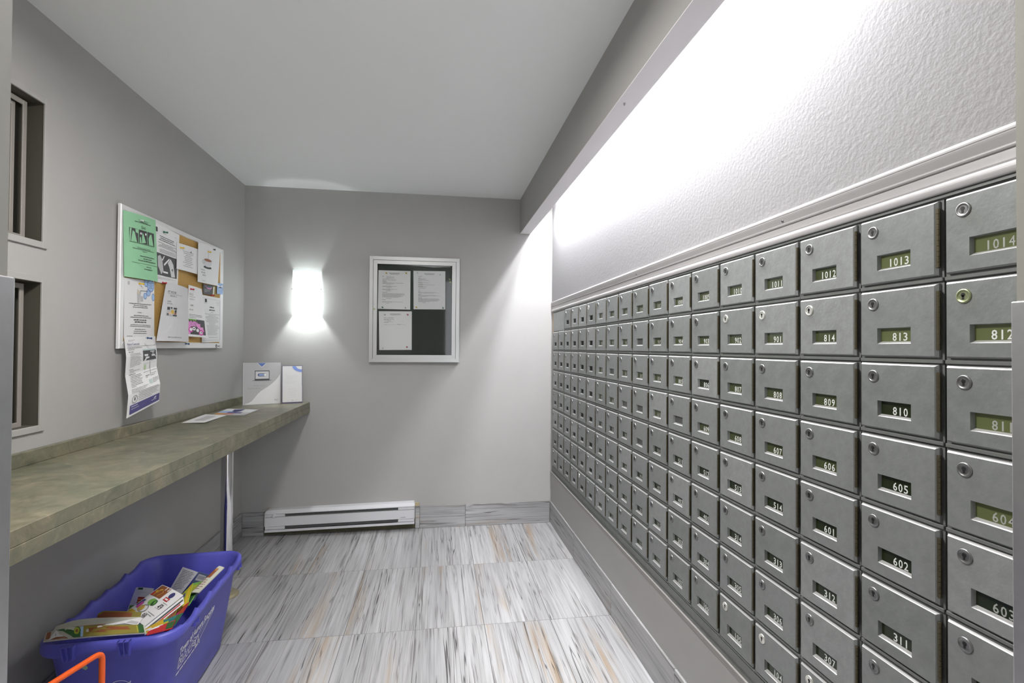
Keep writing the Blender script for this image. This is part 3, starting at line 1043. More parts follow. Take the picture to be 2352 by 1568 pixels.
def pin(colr, loc, axis, label, scale=1.0):
    mb = MB(); mb.lathe([(r * scale, h * scale) for r, h in PROF], loc, axis, 10)
    put('push_pin', mb, PINM[colr], None, label, 'push pin', 'push pins')


ax = (-.25, -1, .12)
for colr, x, z, lab in [('yellow', -.346, 1.789, 'yellow push pin at upper left of the upper left notice in the case'), ('yellow', -.210, 1.793, 'yellow push pin at upper right of the upper left notice in the case'),
                        ('green', -.370, 1.550, 'dark green push pin at lower left of the upper left notice in the case'), ('clear', -.214, 1.550, 'clear push pin at lower right of the upper left notice in the case'),
                        ('clear', -.131, 1.798, 'clear push pin at upper left of the upper right notice in the case'), ('clear', .026, 1.789, 'clear push pin at upper right of the upper right notice in the case'),
                        ('yellow', -.137, 1.554, 'yellow push pin at lower left of the upper right notice in the case'), ('green', .048, 1.553, 'green push pin at lower right of the upper right notice in the case'),
                        ('clear', -.352, 1.499, 'clear push pin at upper left of the signed notice in the case'), ('red', -.197, 1.501, 'red push pin at upper right of the signed notice in the case'),
                        ('clear', -.365, 1.265, 'clear push pin at lower left of the signed notice in the case'), ('red', -.200, 1.274, 'red push pin at lower right of the signed notice in the case'),
                        ('lime', .094, 1.757, 'yellow green push pin beside the right frame of the case'), ('lime', .099, 1.738, 'lower yellow green push pin beside the right frame of the case')]:
    pin(colr, (x, D - .0135, z), ax, lab, 1.0)

# ================================================================== NOTICE BOARD ON LEFT WALL
BY0, BY1, BZ0, BZ1 = 2.2330, 3.2200, 1.2600, 1.8480
FT = .0225
board = thing('notice_board', 'white framed cork notice board crowded with flyers on left wall', 'notice board', (XL, (BY0 + BY1) / 2, BZ0))


def LB(y, z, w):
    return (XL + w, y, z)


def board_bar(mb, P, w0, w1):
    # P outer a,b then inner c,d in (y,z)
    n = len(P)
    e = .0018
    cy = sum(p[0] for p in P) / n; cz = sum(p[1] for p in P) / n
    F = [(p[0] + e * (1 if cy > p[0] else -1), p[1] + e * (1 if cz > p[1] else -1)) for p in P]
    vs = [LB(*p, w1) for p in F] + [LB(*p, w1 - .003) for p in P] + [LB(*p, w0) for p in P]
    fs = [tuple(range(n))]
    for q in range(n):
        k = (q + 1) % n
        fs += [(q, n + q, n + k, k), (n + q, 2 * n + q, 2 * n + k, n + k)]
    fs.append(tuple(range(3 * n - 1, 2 * n - 1, -1)))
    mb.add(vs, fs)


O = [(BY0, BZ0), (BY1, BZ0), (BY1, BZ1), (BY0, BZ1)]
I = [(2.2600, 1.2910), (3.1830, 1.2910), (3.1830, 1.8250), (2.2600, 1.8250)]
for k, nm in enumerate(('frame_bottom', 'frame_right', 'frame_top', 'frame_left')):
    mb = MB(); board_bar(mb, [O[k], O[(k + 1) % 4], I[(k + 1) % 4], I[k]], .0095, FT)
    put('frame_bar', mb, m_alu2, board)
mb = MB(); mb.box(XL + .001, XL + .0185, 2.258, 3.185, 1.289, 1.827)
put('cork', mb, m_cork, board)
mb = MB(); mb.box(XL + .0005, XL + .0098, 2.29, 3.15, 1.32, 1.34); mb.box(XL + .0005, XL + .0098, 2.29, 3.15, 1.78, 1.80)
put('wall_bracket', mb, m_alu, board)
mb = MB(); mb.lathe([(.010, 0), (.010, .0012)], LB(3.135, 1.273, FT), (1, 0, 0), 12, 0)
mb.add([LB(y, z, FT + .0014) for y, z in ((3.128, 1.268), (3.142, 1.268), (3.135, 1.281))], [(0, 1, 2)], 1)
mb.add([LB(y, z, FT + .0006) for y, z in ((3.150, 1.270), (3.182, 1.271), (3.182, 1.275), (3.150, 1.274))], [(0, 1, 2, 3)], 0)
o = put('emblem', mb, [m_ink, m_inkl], board); o['label'] = 'small round black emblem'


def BS(tl, tr, br, bl, w=.0225, bow=0.0, bowt=0.0):
    g = lambda p: LB(p[0], p[1], w + (p[2] if len(p) > 2 else 0))
    return Sheet([g(tl), g(tr)], [g(bl), g(br)], bow, bowt)


GR = 'papers on the notice board'
sheet('flyer', BS((2.258, 1.551), (2.478, 1.563), (2.485, 1.305), (2.262, 1.303), .0232), m_paper, [
    ('r', .10, .16, .05, .11, m_inkl), ('r', .50, .515, .25, .40, m_inkl), ('poly', [(.42, .16), (.50, .22), (.46, .30), (.40, .24)], mat('beige_ink', (.60, .54, .42), .7)), ('r', .50, .60, .28, .37, m_inkl), ('poly', [(.40, .24), (.50, .25), (.47, .40), (.41, .40)], m_inkl),
    ('ell', .70, .05, .06, .06, m_lblue), ('ell', .86, .09, .12, .10, m_lblue), ('ell', .78, .21, .07, .055, m_lblue), ('ell', .67, .27, .055, .05, m_lblue), ('ell', .95, .28, .05, .06, m_lblue),
    ('ring', .70, .05, .065, .065, .85, m_blue), ('ring', .86, .09, .125, .105, .9, m_blue), ('ring', .78, .21, .075, .06, .85, m_blue), ('ring', .67, .27, .06, .055, .85, m_blue), ('ring', .95, .28, .055, .065, .85, m_blue),
    ('lines', .76, .96, .04, .14, 4, m_navy, .35, 'c'), ('r', .50, .76, .185, .192, m_ink), ('r', .50, .51, .185, .25, m_ink),
    ('lines', .10, .92, .40, .49, 3, m_ink, .5, 'c'), ('lines', .40, .55, .55, .57, 1, m_ink, .6, 'c'), ('lines', .15, .92, .60, .66, 2, m_ink, .5, 'c'), ('lines', .10, .92, .67, .74, 2, m_ink, .7, 'c'), ('lines', .08, .95, .76, .81, 2, m_ink, .5, 'c'), ('lines', .25, .75, .83, .93, 3, m_ink, .4, 'c'), ('lines', .08, .3, .955, .97, 1, m_ink, .6, 'l')],
    'white flyer with light blue bubbles, lower left of the notice board', 'flyer', GR, nx=4, ny=4)
sheet('flyer', BS((2.462, 1.831), (2.694, 1.822), (2.685, 1.567), (2.486, 1.563), .0236), m_paper, [
    ('r', .07, .14, .06, .14, m_ink), ('lines', .08, .2, .155, .17, 1, m_inkg, .6, 'l'), ('lines', .80, .95, .09, .105, 1, m_inkg, .6, 'l'), ('lines', .12, .88, .17, .27, 3, m_ink, .55, 'c'), ('lines', .05, .98, .29, .38, 4, m_ink, .45, 'c'), ('lines', .05, .98, .40, .47, 3, m_ink, .45, 'c'),
    ('r', .07, .93, .49, .87, m_charc), ('poly', [(.12, .55), (.22, .52), (.30, .60), (.34, .78), (.25, .85), (.12, .72)], m_inkl), ('poly', [(.36, .66), (.58, .53), (.60, .55), (.38, .69)], m_paper), ('poly', [(.52, .62), (.64, .53), (.76, .62), (.85, .85), (.68, .86), (.60, .70)], m_paperg), ('poly', [(.36, .52), (.40, .51), (.32, .60), (.28, .60)], m_paper), ('r', .33, .53, .785, .815, m_paper), ('poly', [(.68, .72), (.75, .70), (.74, .76)], m_charc),
    ('lines', .10, .96, .895, .935, 2, m_inkg, .4, 'l')],
    'white flyer with dark grey picture, behind the green flyer', 'flyer', GR, nx=4, ny=4)
sheet('flyer', BS((2.241, 1.823, .0005), (2.474, 1.840, .002), (2.478, 1.562, .013), (2.249, 1.554, .004), .0246, .006), m_green, [
    ('lines', .28, .82, .075, .115, 2, m_ink, .5, 'c'), ('lines', .15, .92, .105, .135, 1, m_ink, .55, 'c'), ('txt', 'Elvis!', .54, .215, .052, m_ink, 'c', .8),
    ('r', .13, .37, .235, .44, m_charc), ('r', .39, .64, .235, .44, m_ink), ('r', .66, .90, .235, .44, m_charc),
    ('poly', [(.15, .24), (.19, .24), (.16, .44), (.13, .44)], m_green), ('poly', [(.22, .27), (.27, .29), (.33, .44), (.17, .44)], m_green), ('poly', [(.29, .24), (.37, .24), (.37, .30), (.30, .29)], m_green),
    ('poly', [(.50, .27), (.53, .30), (.60, .42), (.47, .44), (.48, .34)], m_green), ('ell', .45, .29, .025, .018, m_paper), ('ell', .60, .285, .025, .018, m_paper), ('poly', [(.41, .36), (.44, .34), (.46, .44), (.41, .44)], m_green),
    ('poly', [(.74, .28), (.80, .26), (.86, .44), (.70, .44), (.69, .34)], m_green), ('r', .13, .90, .447, .453, m_ink),
    ('txt', 'Thursday, September 14 @ 7pm', .54, .532, .026, m_ink, 'c', .72), ('r', .20, .88, .538, .543, m_ink), ('txt', 'Tickets $25', .55, .578, .024, m_ink, 'c', .8),
    ('lines', .40, .88, .63, .655, 1, m_ink, .7, 'c'), ('lines', .35, .92, .665, .69, 1, m_ink, .7, 'c'), ('lines', .32, .95, .70, .725, 1, m_ink, .7, 'c'), ('r', .18, .97, .757, .761, m_ink),
    ('lines', .50, .85, .79, .81, 1, m_ink, .7, 'c'), ('lines', .36, .95, .825, .85, 1, m_ink, .7, 'c')],
    'mint green flyer with three black pictures, upper left of the notice board', 'flyer', GR, lift=.0009)
sheet('note_card', BS((2.661, 1.778, .004), (2.878, 1.786, .006), (2.852, 1.650, .014), (2.662, 1.649, .004), .0246, .004), m_paper, [('lines', .22, .75, .22, .85, 9, m_inkg, .4, 'c'), ('ell', .60, .22, .022, .035, m_ink)],
      'small white note card with a yellow pin, upper middle of the notice board', 'note', GR, lift=.0009)
sheet('flyer', BS((2.865, 1.825, .012), (3.165, 1.842, .001), (3.135, 1.622, .002), (2.846, 1.610, .020), .0240, .0), m_paper, [
    ('poly', [(.24, .40), (.62, .40), (.60, .50), (.50, .56), (.36, .56), (.27, .50)], m_paperg), ('ell', .43, .40, .19, .045, m_inkl), ('ell', .43, .40, .165, .034, m_brown), ('ring', .23, .46, .06, .045, .6, m_inkl), ('ell', .43, .585, .19, .035, m_ink), ('poly', [(.30, .545), (.58, .545), (.50, .575), (.36, .575)], m_paperg), ('poly', [(.43, .20), (.45, .20), (.46, .36), (.44, .36)], m_inkl),
    ('txt', "IT'S TIME AT 10:30", .12, .690, .036, m_ink, 'l', .62), ('txt', 'EVERY THURSDAY', .14, .755, .036, m_ink, 'l', .62), ('txt', 'PARTY ROOM', .20, .82, .036, m_ink, 'l', .66), ('txt', 'BRING YOUR CUP', .20, .955, .028, m_inkg, 'l', .62)],
    'white flyer with a coffee cup picture, upper right of the notice board', 'flyer', GR, lift=.0009)
sheet('notice', BS((2.945, 1.551), (3.184, 1.555), (3.187, 1.298), (2.952, 1.292), .0232), m_paper, [
    ('r', .04, .965, .055, .060, m_inkl), ('r', .04, .965, .955, .960, m_inkg), ('r', .955, .965, .06, .955, m_inkg), ('r', .14, .24, .07, .14, m_ink), ('lines', .12, .3, .15, .17, 1, m_inkg, .6, 'l'), ('lines', .75, .95, .09, .19, 4, m_inkl, .4, 'l'), ('lines', .22, .8, .215, .26, 1, m_ink, .7, 'c'), ('lines', .32, .7, .275, .32, 1, m_ink, .7, 'c'), ('lines', .42, .6, .335, .355, 1, m_inkg, .6, 'c'),
    ('lines', .10, .95, .375, .85, 17, m_inkg, .4, 'c'), ('lines', .3, .9, .885, .91, 1, m_inkg, .5, 'c')],
    'white notice with bordered text, lower right of the notice board', 'notice', GR, nx=3, ny=3)
sheet('flyer', BS((2.573, 1.572, .001), (2.775, 1.565, .004), (2.724, 1.292, .034), (2.440, 1.294, .030), .0252, .010), m_paperg, [
    ('txt', 'PY HOUR', .10, .175, .042, m_ink, 'l', .95), ('txt', 'AUGUST 15', .18, .235, .030, m_ink, 'l', .85), ('r', .10, .62, .185, .190, m_inkg),
    ('txt', '3:00 PM', .12, .335, .024, m_ink, 'l', .85), ('txt', 'PARTY ROOM', .12, .372, .020, m_ink, 'l', .75),
    ('r', .14, .46, .415, .57, m_inkl), ('r', .14, .22, .42, .47, m_charc), ('r', .34, .45, .42, .45, m_ink), ('ell', .31, .50, .05, .035, m_yel), ('ell', .41, .485, .035, .03, m_ink), ('r', .20, .30, .51, .54, mat('peach_ink', (.75, .55, .35), .7)), ('r', .37, .44, .51, .54, m_brown), ('r', .15, .20, .53, .565, m_charc), ('r', .33, .46, .545, .568, m_ink), ('r', .24, .29, .42, .445, m_ink),
    ('txt', 'BRING YOUR DRINK AND GLASS', .26, .942, .020, m_ink, 'l', .86)],
    'white flyer with a small drinks picture, flaring out at bottom middle of the board', 'flyer', GR, lift=.0010)
sheet('flyer', BS((2.790, 1.586, .001), (2.934, 1.581, .002), (2.935, 1.317, .036), (2.776, 1.322, .004), .0246, .004), m_paper, [
    ('txt', 'NGO', .06, .195, .05, m_inkg, 'l', .8), ('r', .05, .4, .215, .222, m_inkg), ('txt', 'AUGUST 19', .06, .285, .036, m_inkg, 'l', .62), ('txt', '4.30 PM', .10, .405, .034, m_ink, 'l', .62), ('txt', 'PARTY ROOM', .06, .485, .024, m_ink, 'l', .55), ('lines', .06, .75, .55, .64, 3, m_inkg, .5, 'l'),
    ('r', .03, .88, .655, .955, m_charc), ('r', .03, .40, .655, .69, m_lgreen), ('r', .03, .45, .695, .80, m_pink), ('r', .45, .60, .73, .86, m_pink), ('r', .60, .76, .80, .89, m_pink), ('r', .03, .12, .80, .955, m_pink), ('r', .62, .80, .85, .89, m_mag), ('lines', .10, .45, .70, .78, 3, m_purple, .3, 'l'),
    ('ell', .14, .865, .11, .05, m_mag), ('ell', .28, .845, .12, .055, m_charc), ('ell', .45, .875, .11, .05, m_charc), ('ell', .62, .915, .12, .05, m_mag), ('ell', .14, .86, .065, .03, m_paper), ('ell', .28, .84, .075, .035, m_paper), ('ell', .45, .87, .07, .033, m_paper), ('ell', .62, .91, .07, .03, m_paper), ('r', .25, .31, .83, .85, m_ink), ('r', .60, .65, .90, .92, m_ink)],
    'narrow white flyer with pink and charcoal game picture, lower middle of the board', 'flyer', GR, lift=.0010)
sheet('business_card', BS((2.955, 1.612), (3.112, 1.617), (3.094, 1.562, .003), (2.947, 1.556, .003), .0252), m_charc, [
    ('r', .75, .97, .05, .95, m_olive), ('r', .80, .88, .1, .9, m_paper), ('lines', .08, .6, .45, .8, 3, m_inkl, .5, 'l'), ('poly', [(.08, .10), (.2, .15), (.3, .4), (.6, .42), (.7, .12), (.55, .3), (.3, .3)], m_pink), ('r', .35, .65, .12, .22, m_teal)],
    'small dark grey business card under the coffee flyer on the board', 'card', GR, nx=2, ny=2)
sheet('card', BS((3.128, 1.640), (3.212, 1.644), (3.206, 1.580), (3.126, 1.575), .0258), mat('sky_blue_card', (.22, .36, .62), .4), [
    ('poly', [(.1, .15), (.5, .3), (.9, .12), (.9, .35), (.1, .35)], m_paper), ('r', .3, .7, .33, .42, m_ink), ('lines', .15, .85, .48, .6, 1, m_paper, .7, 'c'), ('r', .02, .98, .85, .98, m_lblue)],
    'small light blue card on the right frame of the notice board', 'card', GR, nx=2, ny=2)
# hanging notice, folded across in four panels
top = [(2.252, 1.305, .006), (2.479, 1.314, .006)]
CS = Sheet([LB(*p[:2], .0262 + p[2]) for p in top], [LB(2.239, .978, .056), LB(2.436, 1.028, .074)])


class FoldSheet(Sheet):
    """left and right edges are polylines from top to bottom"""
    def __init__(s, left, right):
        s.l = [Vector(p) for p in left]; s.r = [Vector(p) for p in right]
        s.n = (s.r[0] - s.l[0]).cross(s.l[0] - s.l[-1]).normalized()
        s.bow = s.bowt = 0

    def P(s, a, t, h=0.0):
        return s._l(s.l, t).lerp(s._l(s.r, t), a) + s.n * h


left = [(2.252, 1.305, .030), (2.250, 1.225, .040), (2.252, 1.150, .036), (2.250, 1.070, .050), (2.239, .978, .050)]
right = [(2.480, 1.316, .030), (2.476, 1.235, .040), (2.474, 1.180, .040), (2.430, 1.105, .078), (2.436, 1.028, .072)]
sheet('notice', FoldSheet([LB(*p) for p in left], [LB(*p) for p in right]), m_paper, [
    ('lines', .10, .34, .03, .055, 2, m_inkg, .4, 'l'), ('txt', 'Notice of Construction', .06, .105, .034, m_navy, 'l', .60), ('r', .06, .96, .118, .123, m_inkg), ('lines', .06, .95, .128, .15, 1, m_ink, .45, 'l'), ('lines', .06, .35, .15, .17, 1, m_ink, .45, 'l'),
    ('lines', .08, .25, .18, .20, 1, m_ink, .6, 'l'), ('lines', .12, .48, .205, .41, 12, m_ink, .35, 'l'), ('lines', .10, .25, .43, .445, 1, m_ink, .7, 'l'), ('lines', .12, .45, .45, .49, 2, m_ink, .4, 'l'), ('lines', .10, .35, .50, .515, 1, m_ink, .7, 'l'), ('lines', .12, .48, .52, .68, 8, m_ink, .4, 'l'),
    ('r', .52, .96, .165, .185, mat('pale_teal_ink', (.50, .60, .60), .7)), ('r', .52, .96, .185, .34, m_charc), ('r', .56, .68, .235, .265, m_paper), ('r', .60, .72, .275, .305, m_paper), ('poly', [(.60, .30), (.66, .30), (.60, .34), (.55, .34)], m_paper), ('r', .76, .91, .195, .208, m_paperg), ('r', .80, .90, .245, .27, m_paper), ('ring', .85, .225, .03, .016, .6, m_paperg), ('poly', [(.90, .24), (.95, .29), (.95, .30), (.88, .25)], m_paper),
    ('r', .745, .76, .35, .60, m_inkg), ('r', .55, .96, .385, .39, m_inkl), ('r', .53, .97, .525, .53, m_inkg), ('r', .55, .62, .41, .49, mat('pale_green_ink', (.50, .62, .40), .7)), ('lines', .78, .95, .345, .37, 1, m_inkg, .4, 'l'), ('lines', .78, .95, .555, .60, 2, m_inkg, .5, 'l'), ('lines', .58, .72, .57, .61, 2, m_ink, .5, 'l'),
    ('lines', .10, .62, .69, .75, 4, m_ink, .4, 'l'), ('r', .66, .76, .64, .70, mat('pale_teal_ink', (.50, .60, .60), .7)), ('lines', .78, .98, .63, .70, 4, m_ink, .4, 'l'), ('lines', .30, .95, .735, .86, 6, m_ink, .35, 'l'),
    ('ring', .19, .82, .085, .045, .82, m_inkg), ('r', .175, .205, .80, .835, m_ink),
    ('r', .06, .975, .875, .975, m_purple), ('lines', .10, .62, .885, .905, 1, m_paper, .5, 'l'), ('lines', .10, .45, .91, .935, 1, m_paperg, .35, 'l'), ('lines', .72, .92, .925, .94, 1, m_paper, .6, 'l'), ('poly', [(.78, .92), (.84, .895), (.88, .90), (.83, .92)], m_paper)],
    'creased white construction notice with purple footer hanging below the board', 'notice', GR, nx=4, ny=12, lift=.0010)
for colr, y, z, w, lab in [('clear', 2.345, 1.808, .0262, 'clear push pin at the top of the green flyer'), ('green', 2.545, 1.803, .0245, 'dark green push pin at the top of the flyer beside the green one'), ('yellow', 2.690, 1.759, .0290, 'yellow push pin in the small note card'),
                          ('yellow', 2.988, 1.795, .030, 'yellow push pin above the coffee cup'), ('red', 2.542, 1.566, .0245, 'red push pin below the grey picture flyer'), ('yellow', 2.360, 1.539, .024, 'yellow push pin beside the light blue bubbles'),
                          ('red', 2.806, 1.567, .0265, 'red push pin at the top of the pink game flyer'), ('red', 3.046, 1.560, .0265, 'red push pin between the dark card and the bordered notice'), ('blue', 2.362, 1.306, .0575, 'dark blue push pin holding the construction notice'),
                          ('blue', 2.772, 1.284, FT, 'dark blue push pin lying on the bottom frame'), ('black', 3.060, 1.822, FT, 'black push pin at the top of the coffee flyer')]:
    pin(colr, (XL + w, y, z), (1, .35, -.1), lab, 1.15)

# ================================================================== COUNTER
CT, CB, CF = .8945, .8225, -.8509
ctr = thing('counter', 'olive stone laminate counter with raised back edge along left wall', 'counter', ((XL + CF) / 2, 2.0, 0))
mb = MB(); mb.bbox(XL + .0005, CF, .56, D - .001, CT - .036, CT, .0015)
put('worktop', mb, m_lam, ctr)
mb = MB(); mb.bbox(CF - .025, CF + .0004, .56, D - .001, CB, CT - .0362, .0012)
put('front_edge', mb, m_lam, ctr)
mb = MB(); mb.bbox(XL + .0005, XL + .020, .56, D - .001, CT, CT + .044, .0015)
mb.bbox(XL + .0205, -1.06, D - .020, D - .001, CT, CT + .044, .0015)
put('backsplash', mb, m_lam, ctr)
PX, PY = -1.052, 2.765
mb = MB(); mb.tube([(PX, PY, .012), (PX, PY, CT - .037)], .0285, 28)
put('support_post', mb, m_chrome, ctr)
mb = MB(); mb.lathe([(.062, 0), (.062, .005), (.050, .014), (.032, .018)], (PX, PY, .0005), (0, 0, 1), 24)
put('post_flange', mb, m_brass, ctr)

# ---- brochure holders and leaflets on the counter
zc = CT + .0005
A0, A1 = Vector((-1.2170, 3.425, zc)), Vector((-1.0130, 3.508, zc))
dirv = (A1 - A0).normalized(); nrm = dirv.cross(Vector((0, 0, 1))).normalized()   # towards the viewer
back = Vector((-nrm.x, -nrm.y, 0))
sh = thing('sign_holder', 'square white sign holder with laptop picture on the counter', 'sign holder', (A0 + A1) / 2)
hgt = .2705
lean = back * .018 + Vector((0, 0, hgt))
S1 = Sheet([A0 + lean, A1 + lean], [A0, A1])
mb = MB(); S1.body(mb, .003, 2, 2)
put('stand', mb, m_acry, sh)
S1b = Sheet([A0 + lean * .995 + dirv * .003 + nrm * .0006, A1 + lean * .995 - dirv * .003 + nrm * .0006], [A0 + dirv * .003 + nrm * .0006 + Vector((0, 0, .003)), A1 - dirv * .003 + nrm * .0006 + Vector((0, 0, .003))])
curve = [(1.0, .26), (.985, .30), (.93, .37), (.86, .44), (.78, .50), (.68, .57), (.56, .635), (.46, .69), (.38, .755), (.30, .84), (.22, .92), (.15, .96), (.04, .985), (.04, .999), (1.0, .999)]
sheet('card_insert', S1b, mat('cool_grey_card', (.47, .47, .48), .6), [
    ('poly', curve, m_paper), ('poly', [(.36, .004), (.62, .004), (.49, .108)], m_paper), ('poly', [(.375, .004), (.605, .004), (.49, .095)], m_blue),
    ('r', .30, .70, .185, .43, m_charc), ('r', .318, .682, .205, .385, m_paperg), ('poly', [(.22, .435), (.78, .435), (.72, .405), (.28, .405)], m_inkg), ('r', .30, .70, .40, .43, m_charc),
    ('r', .41, .58, .258, .325, m_navy), ('ell', .41, .2915, .028, .0335, m_navy), ('r', .41, .55, .275, .308, m_lblue), ('ell', .585, .2915, .045, .036, m_inkg), ('ell', .585, .2915, .038, .030, m_paper),
    ('txt', 'Get Bell Home C', .27, .565, .030, m_inkg, 'l', .85), ('txt', 'Connection, Internet', .10, .630, .030, m_inkg, 'l', .80), ('txt', 'Bell', .845, .925, .038, m_inkg, 'l', .95)],
    None, None, parent=sh, nx=2, ny=2, lift=.0004)
mb = MB(); mb.add([A0 + nrm * .0 + Vector((0, 0, .0)), A1, A1 + back * .075, A0 + back * .075, A0 + Vector((0, 0, .003)), A1 + Vector((0, 0, .003)), A1 + back * .075 + Vector((0, 0, .003)), A0 + back * .075 + Vector((0, 0, .003))],
                  [(0, 1, 2, 3), (4, 5, 6, 7), (0, 1, 5, 4), (1, 2, 6, 5), (2, 3, 7, 6), (3, 0, 4, 7)])
put('foot', mb, m_acry, sh)
B0, B1 = Vector((-.9990, 3.488, zc)), Vector((-.8810, 3.532, zc))
d2 = (B1 - B0).normalized(); n2 = d2.cross(Vector((0, 0, 1))).normalized()
bh = thing('leaflet_holder', 'narrow leaflet holder with a front pocket of white leaflets', 'leaflet holder', (B0 + B1) / 2)
up = Vector((0, 0, 1))
mb = MB()
bk = -n2
L2 = bk * .034 + up * .250
Sx = Sheet([B0 + L2, B1 + L2], [B0 + bk * .022 , B1 + bk * .022 ]); Sx.body(mb, .0025, 2, 2)
mb.add([B0, B1, B1 + bk * .03, B0 + bk * .03, B0 + up * .008, B1 + up * .008, B1 + bk * .03 + up * .008, B0 + bk * .03 + up * .008], [(0, 1, 2, 3), (4, 5, 6, 7), (0, 1, 5, 4), (1, 2, 6, 5), (2, 3, 7, 6), (3, 0, 4, 7)])
for Q in (B0, B1 - d2 * .0025):
    mb.add([Q + up * .008, Q + d2 * .0025 + up * .008, Q + d2 * .0025 + bk * .026 + up * .008, Q + bk * .026 + up * .008, Q + up * .118, Q + d2 * .0025 + up * .118, Q + d2 * .0025 + bk * .03 + up * .118, Q + bk * .03 + up * .118],
           [(0, 1, 2, 3), (4, 5, 6, 7), (0, 1, 5, 4), (1, 2, 6, 5), (2, 3, 7, 6), (3, 0, 4, 7)])
put('stand', mb, m_acryp, bh)
Sf = Sheet([B0 + d2 * .004 + bk * .010 + up * .118, B1 - d2 * .001 + bk * .010 + up * .118], [B0 + d2 * .004 + up * .010, B1 - d2 * .001 + up * .010])
sheet('pocket_front', Sf, m_paper, [('lines', .2, .8, .15, .75, 5, m_paperg, .18, 'c'), ('ring', .50, .90, .045, .045, .6, m_inkl), ('r', .58, .86, .885, .895, m_inkl)], None, None, parent=bh, nx=2, ny=2, lift=.0004)
Sl = Sheet([B0 + d2 * .004 + bk * .030 + up * .247, B1 - d2 * .003 + bk * .030 + up * .247], [B0 + d2 * .004 + bk * .012 + up * .012, B1 - d2 * .003 + bk * .012 + up * .012])
arcp = [(1.0 - .50 * math.cos(a), .005 + .165 * math.sin(a)) for a in [math.pi / 2 * k / 10 for k in range(11)]]
arci = [(1.0 - .30 * math.cos(a), .005 + .095 * math.sin(a)) for a in [math.pi / 2 * k / 10 for k in range(10, -1, -1)]]
sheet('leaflet', Sl, m_paper, [('poly', [arcp[k], arcp[k + 1], arci[9 - k], arci[10 - k]], mat('periwinkle_ink', (.22, .33, .74), .6)) for k in range(10)] + [('lines', .15, .80, .25, .38, 5, m_inkl, .14, 'l'), ('lines', .15, .82, .405, .50, 4, m_inkl, .14, 'l')], None, None, parent=bh, nx=2, ny=2, lift=.0004)
sheet('leaflet', Sheet([(-1.2600, 3.000, zc + .0012), (-1.1265, 2.935, zc + .0012)], [(-1.2290, 2.674, zc + .0012), (-1.1150, 2.650, zc + .0045)], 0), m_paper, [('r', .30, .72, .20, .78, m_inkl)],
      'white leaflet with a pale grey panel lying on the counter', 'leaflet', 'leaflets lying on the counter', thick=.001, nx=2, ny=2)
sheet('leaflet', Sheet([(-1.2400, 3.245, zc + .0016), (-1.0400, 3.180, zc + .0016)], [(-1.2080, 2.962, zc + .0016), (-1.0340, 2.928, zc + .0016)]), m_paperg, [
    ('r', .02, .45, .40, .70, m_lblue), ('r', .05, .40, .10, .40, m_paper), ('poly', [(.30, .15), (.60, .05), (.62, .35), (.50, .55), (.35, .45)], m_navy), ('r', .60, .96, .06, .52, m_paper), ('r', .30, .75, .55, .72, m_purple), ('r', .02, .45, .74, .97, mat('orange_ink', (.62, .28, .08), .6)), ('r', .30, .60, .76, .95, mat('salmon_ink', (.55, .25, .22), .6)), ('r', .60, .98, .74, .96, m_inkl)],
      'colour printed leaflet with dark blue picture lying on the counter', 'leaflet', 'leaflets lying on the counter', thick=.001, nx=2, ny=2)

# ================================================================== BASEBOARD HEATER
HX0, HX1, HY = -1.1150, -.1360, D - .068
hz = lambda x, z: z + .0150 * (x - HX0)
heater = thing('baseboard_heater', 'white electric baseboard heater low on the back wall', 'heater', ((HX0 + HX1) / 2, D, .035))


def hbox(mb, x0, x1, y0, y1, z0, z1, mi=0):
    n = len(mb.v)
    mb.box(x0, x1, y0, y1, z0, z1, mi)
    for i in range(n, len(mb.v)):
        mb.v[i].z = hz(mb.v[i].x, mb.v[i].z)


zb = .038
mb = MB()
# top cover: sloping lip with turned-down ends
prof = [(D - .0005, zb + .142), (D - .050, zb + .142), (HY + .006, zb + .130), (HY, zb + .124), (HY, zb + .119), (HY + .010, zb + .119), (D - .0005, zb + .128)]
mb.add([(HX0 + .012 if k in (0, 1) else HX0, y, hz(HX0, z)) for k, (y, z) in enumerate(prof)] + [(HX1 - .006 if k in (0, 1) else HX1, y, hz(HX1, z)) for k, (y, z) in enumerate(prof)], [(i, (i + 1) % 7, 7 + (i + 1) % 7, 7 + i) for i in range(7)] + [tuple(range(7)), tuple(range(13, 6, -1))])
hbox(mb, HX0, HX0 + .003, HY, D - .0005, zb + .038, zb + .124); hbox(mb, HX1 - .003, HX1, HY, D - .0005, zb + .030, zb + .124)
hbox(mb, HX0 + .004, HX1 - .004, D - .010, D - .0005, zb + .004, zb + .120)
put('housing', mb, m_heat, heater)
mb = MB(); hbox(mb, HX0 + .004, HX1 - .004, HY + .001, HY + .003, zb + .0385, zb + .0975); hbox(mb, HX0 + .004, HX1 - .004, HY + .003, HY + .016, zb + .0945, zb + .0975); hbox(mb, HX0 + .004, HX1 - .004, HY + .003, HY + .016, zb + .0385, zb + .0410)
fp = put('front_panel', mb, m_heat, heater)
mb = MB(); hbox(mb, -.232, -.198, HY + .0004, HY + .001, zb + .0485, zb + .0515)
put('printed_mark', mb, m_inkg, fp)
mb = MB(); hbox(mb, HX0 + .002, HX1 - .002, HY + .001, D - .003, zb, zb + .0025); hbox(mb, HX0 + .002, HX1 - .002, HY + .001, HY + .003, zb + .0025, zb + .0155); hbox(mb, HX0 + .002, HX1 - .002, HY + .0002, HY + .001, zb + .0, zb + .0035)
put('bottom_lip', mb, m_heat, heater)
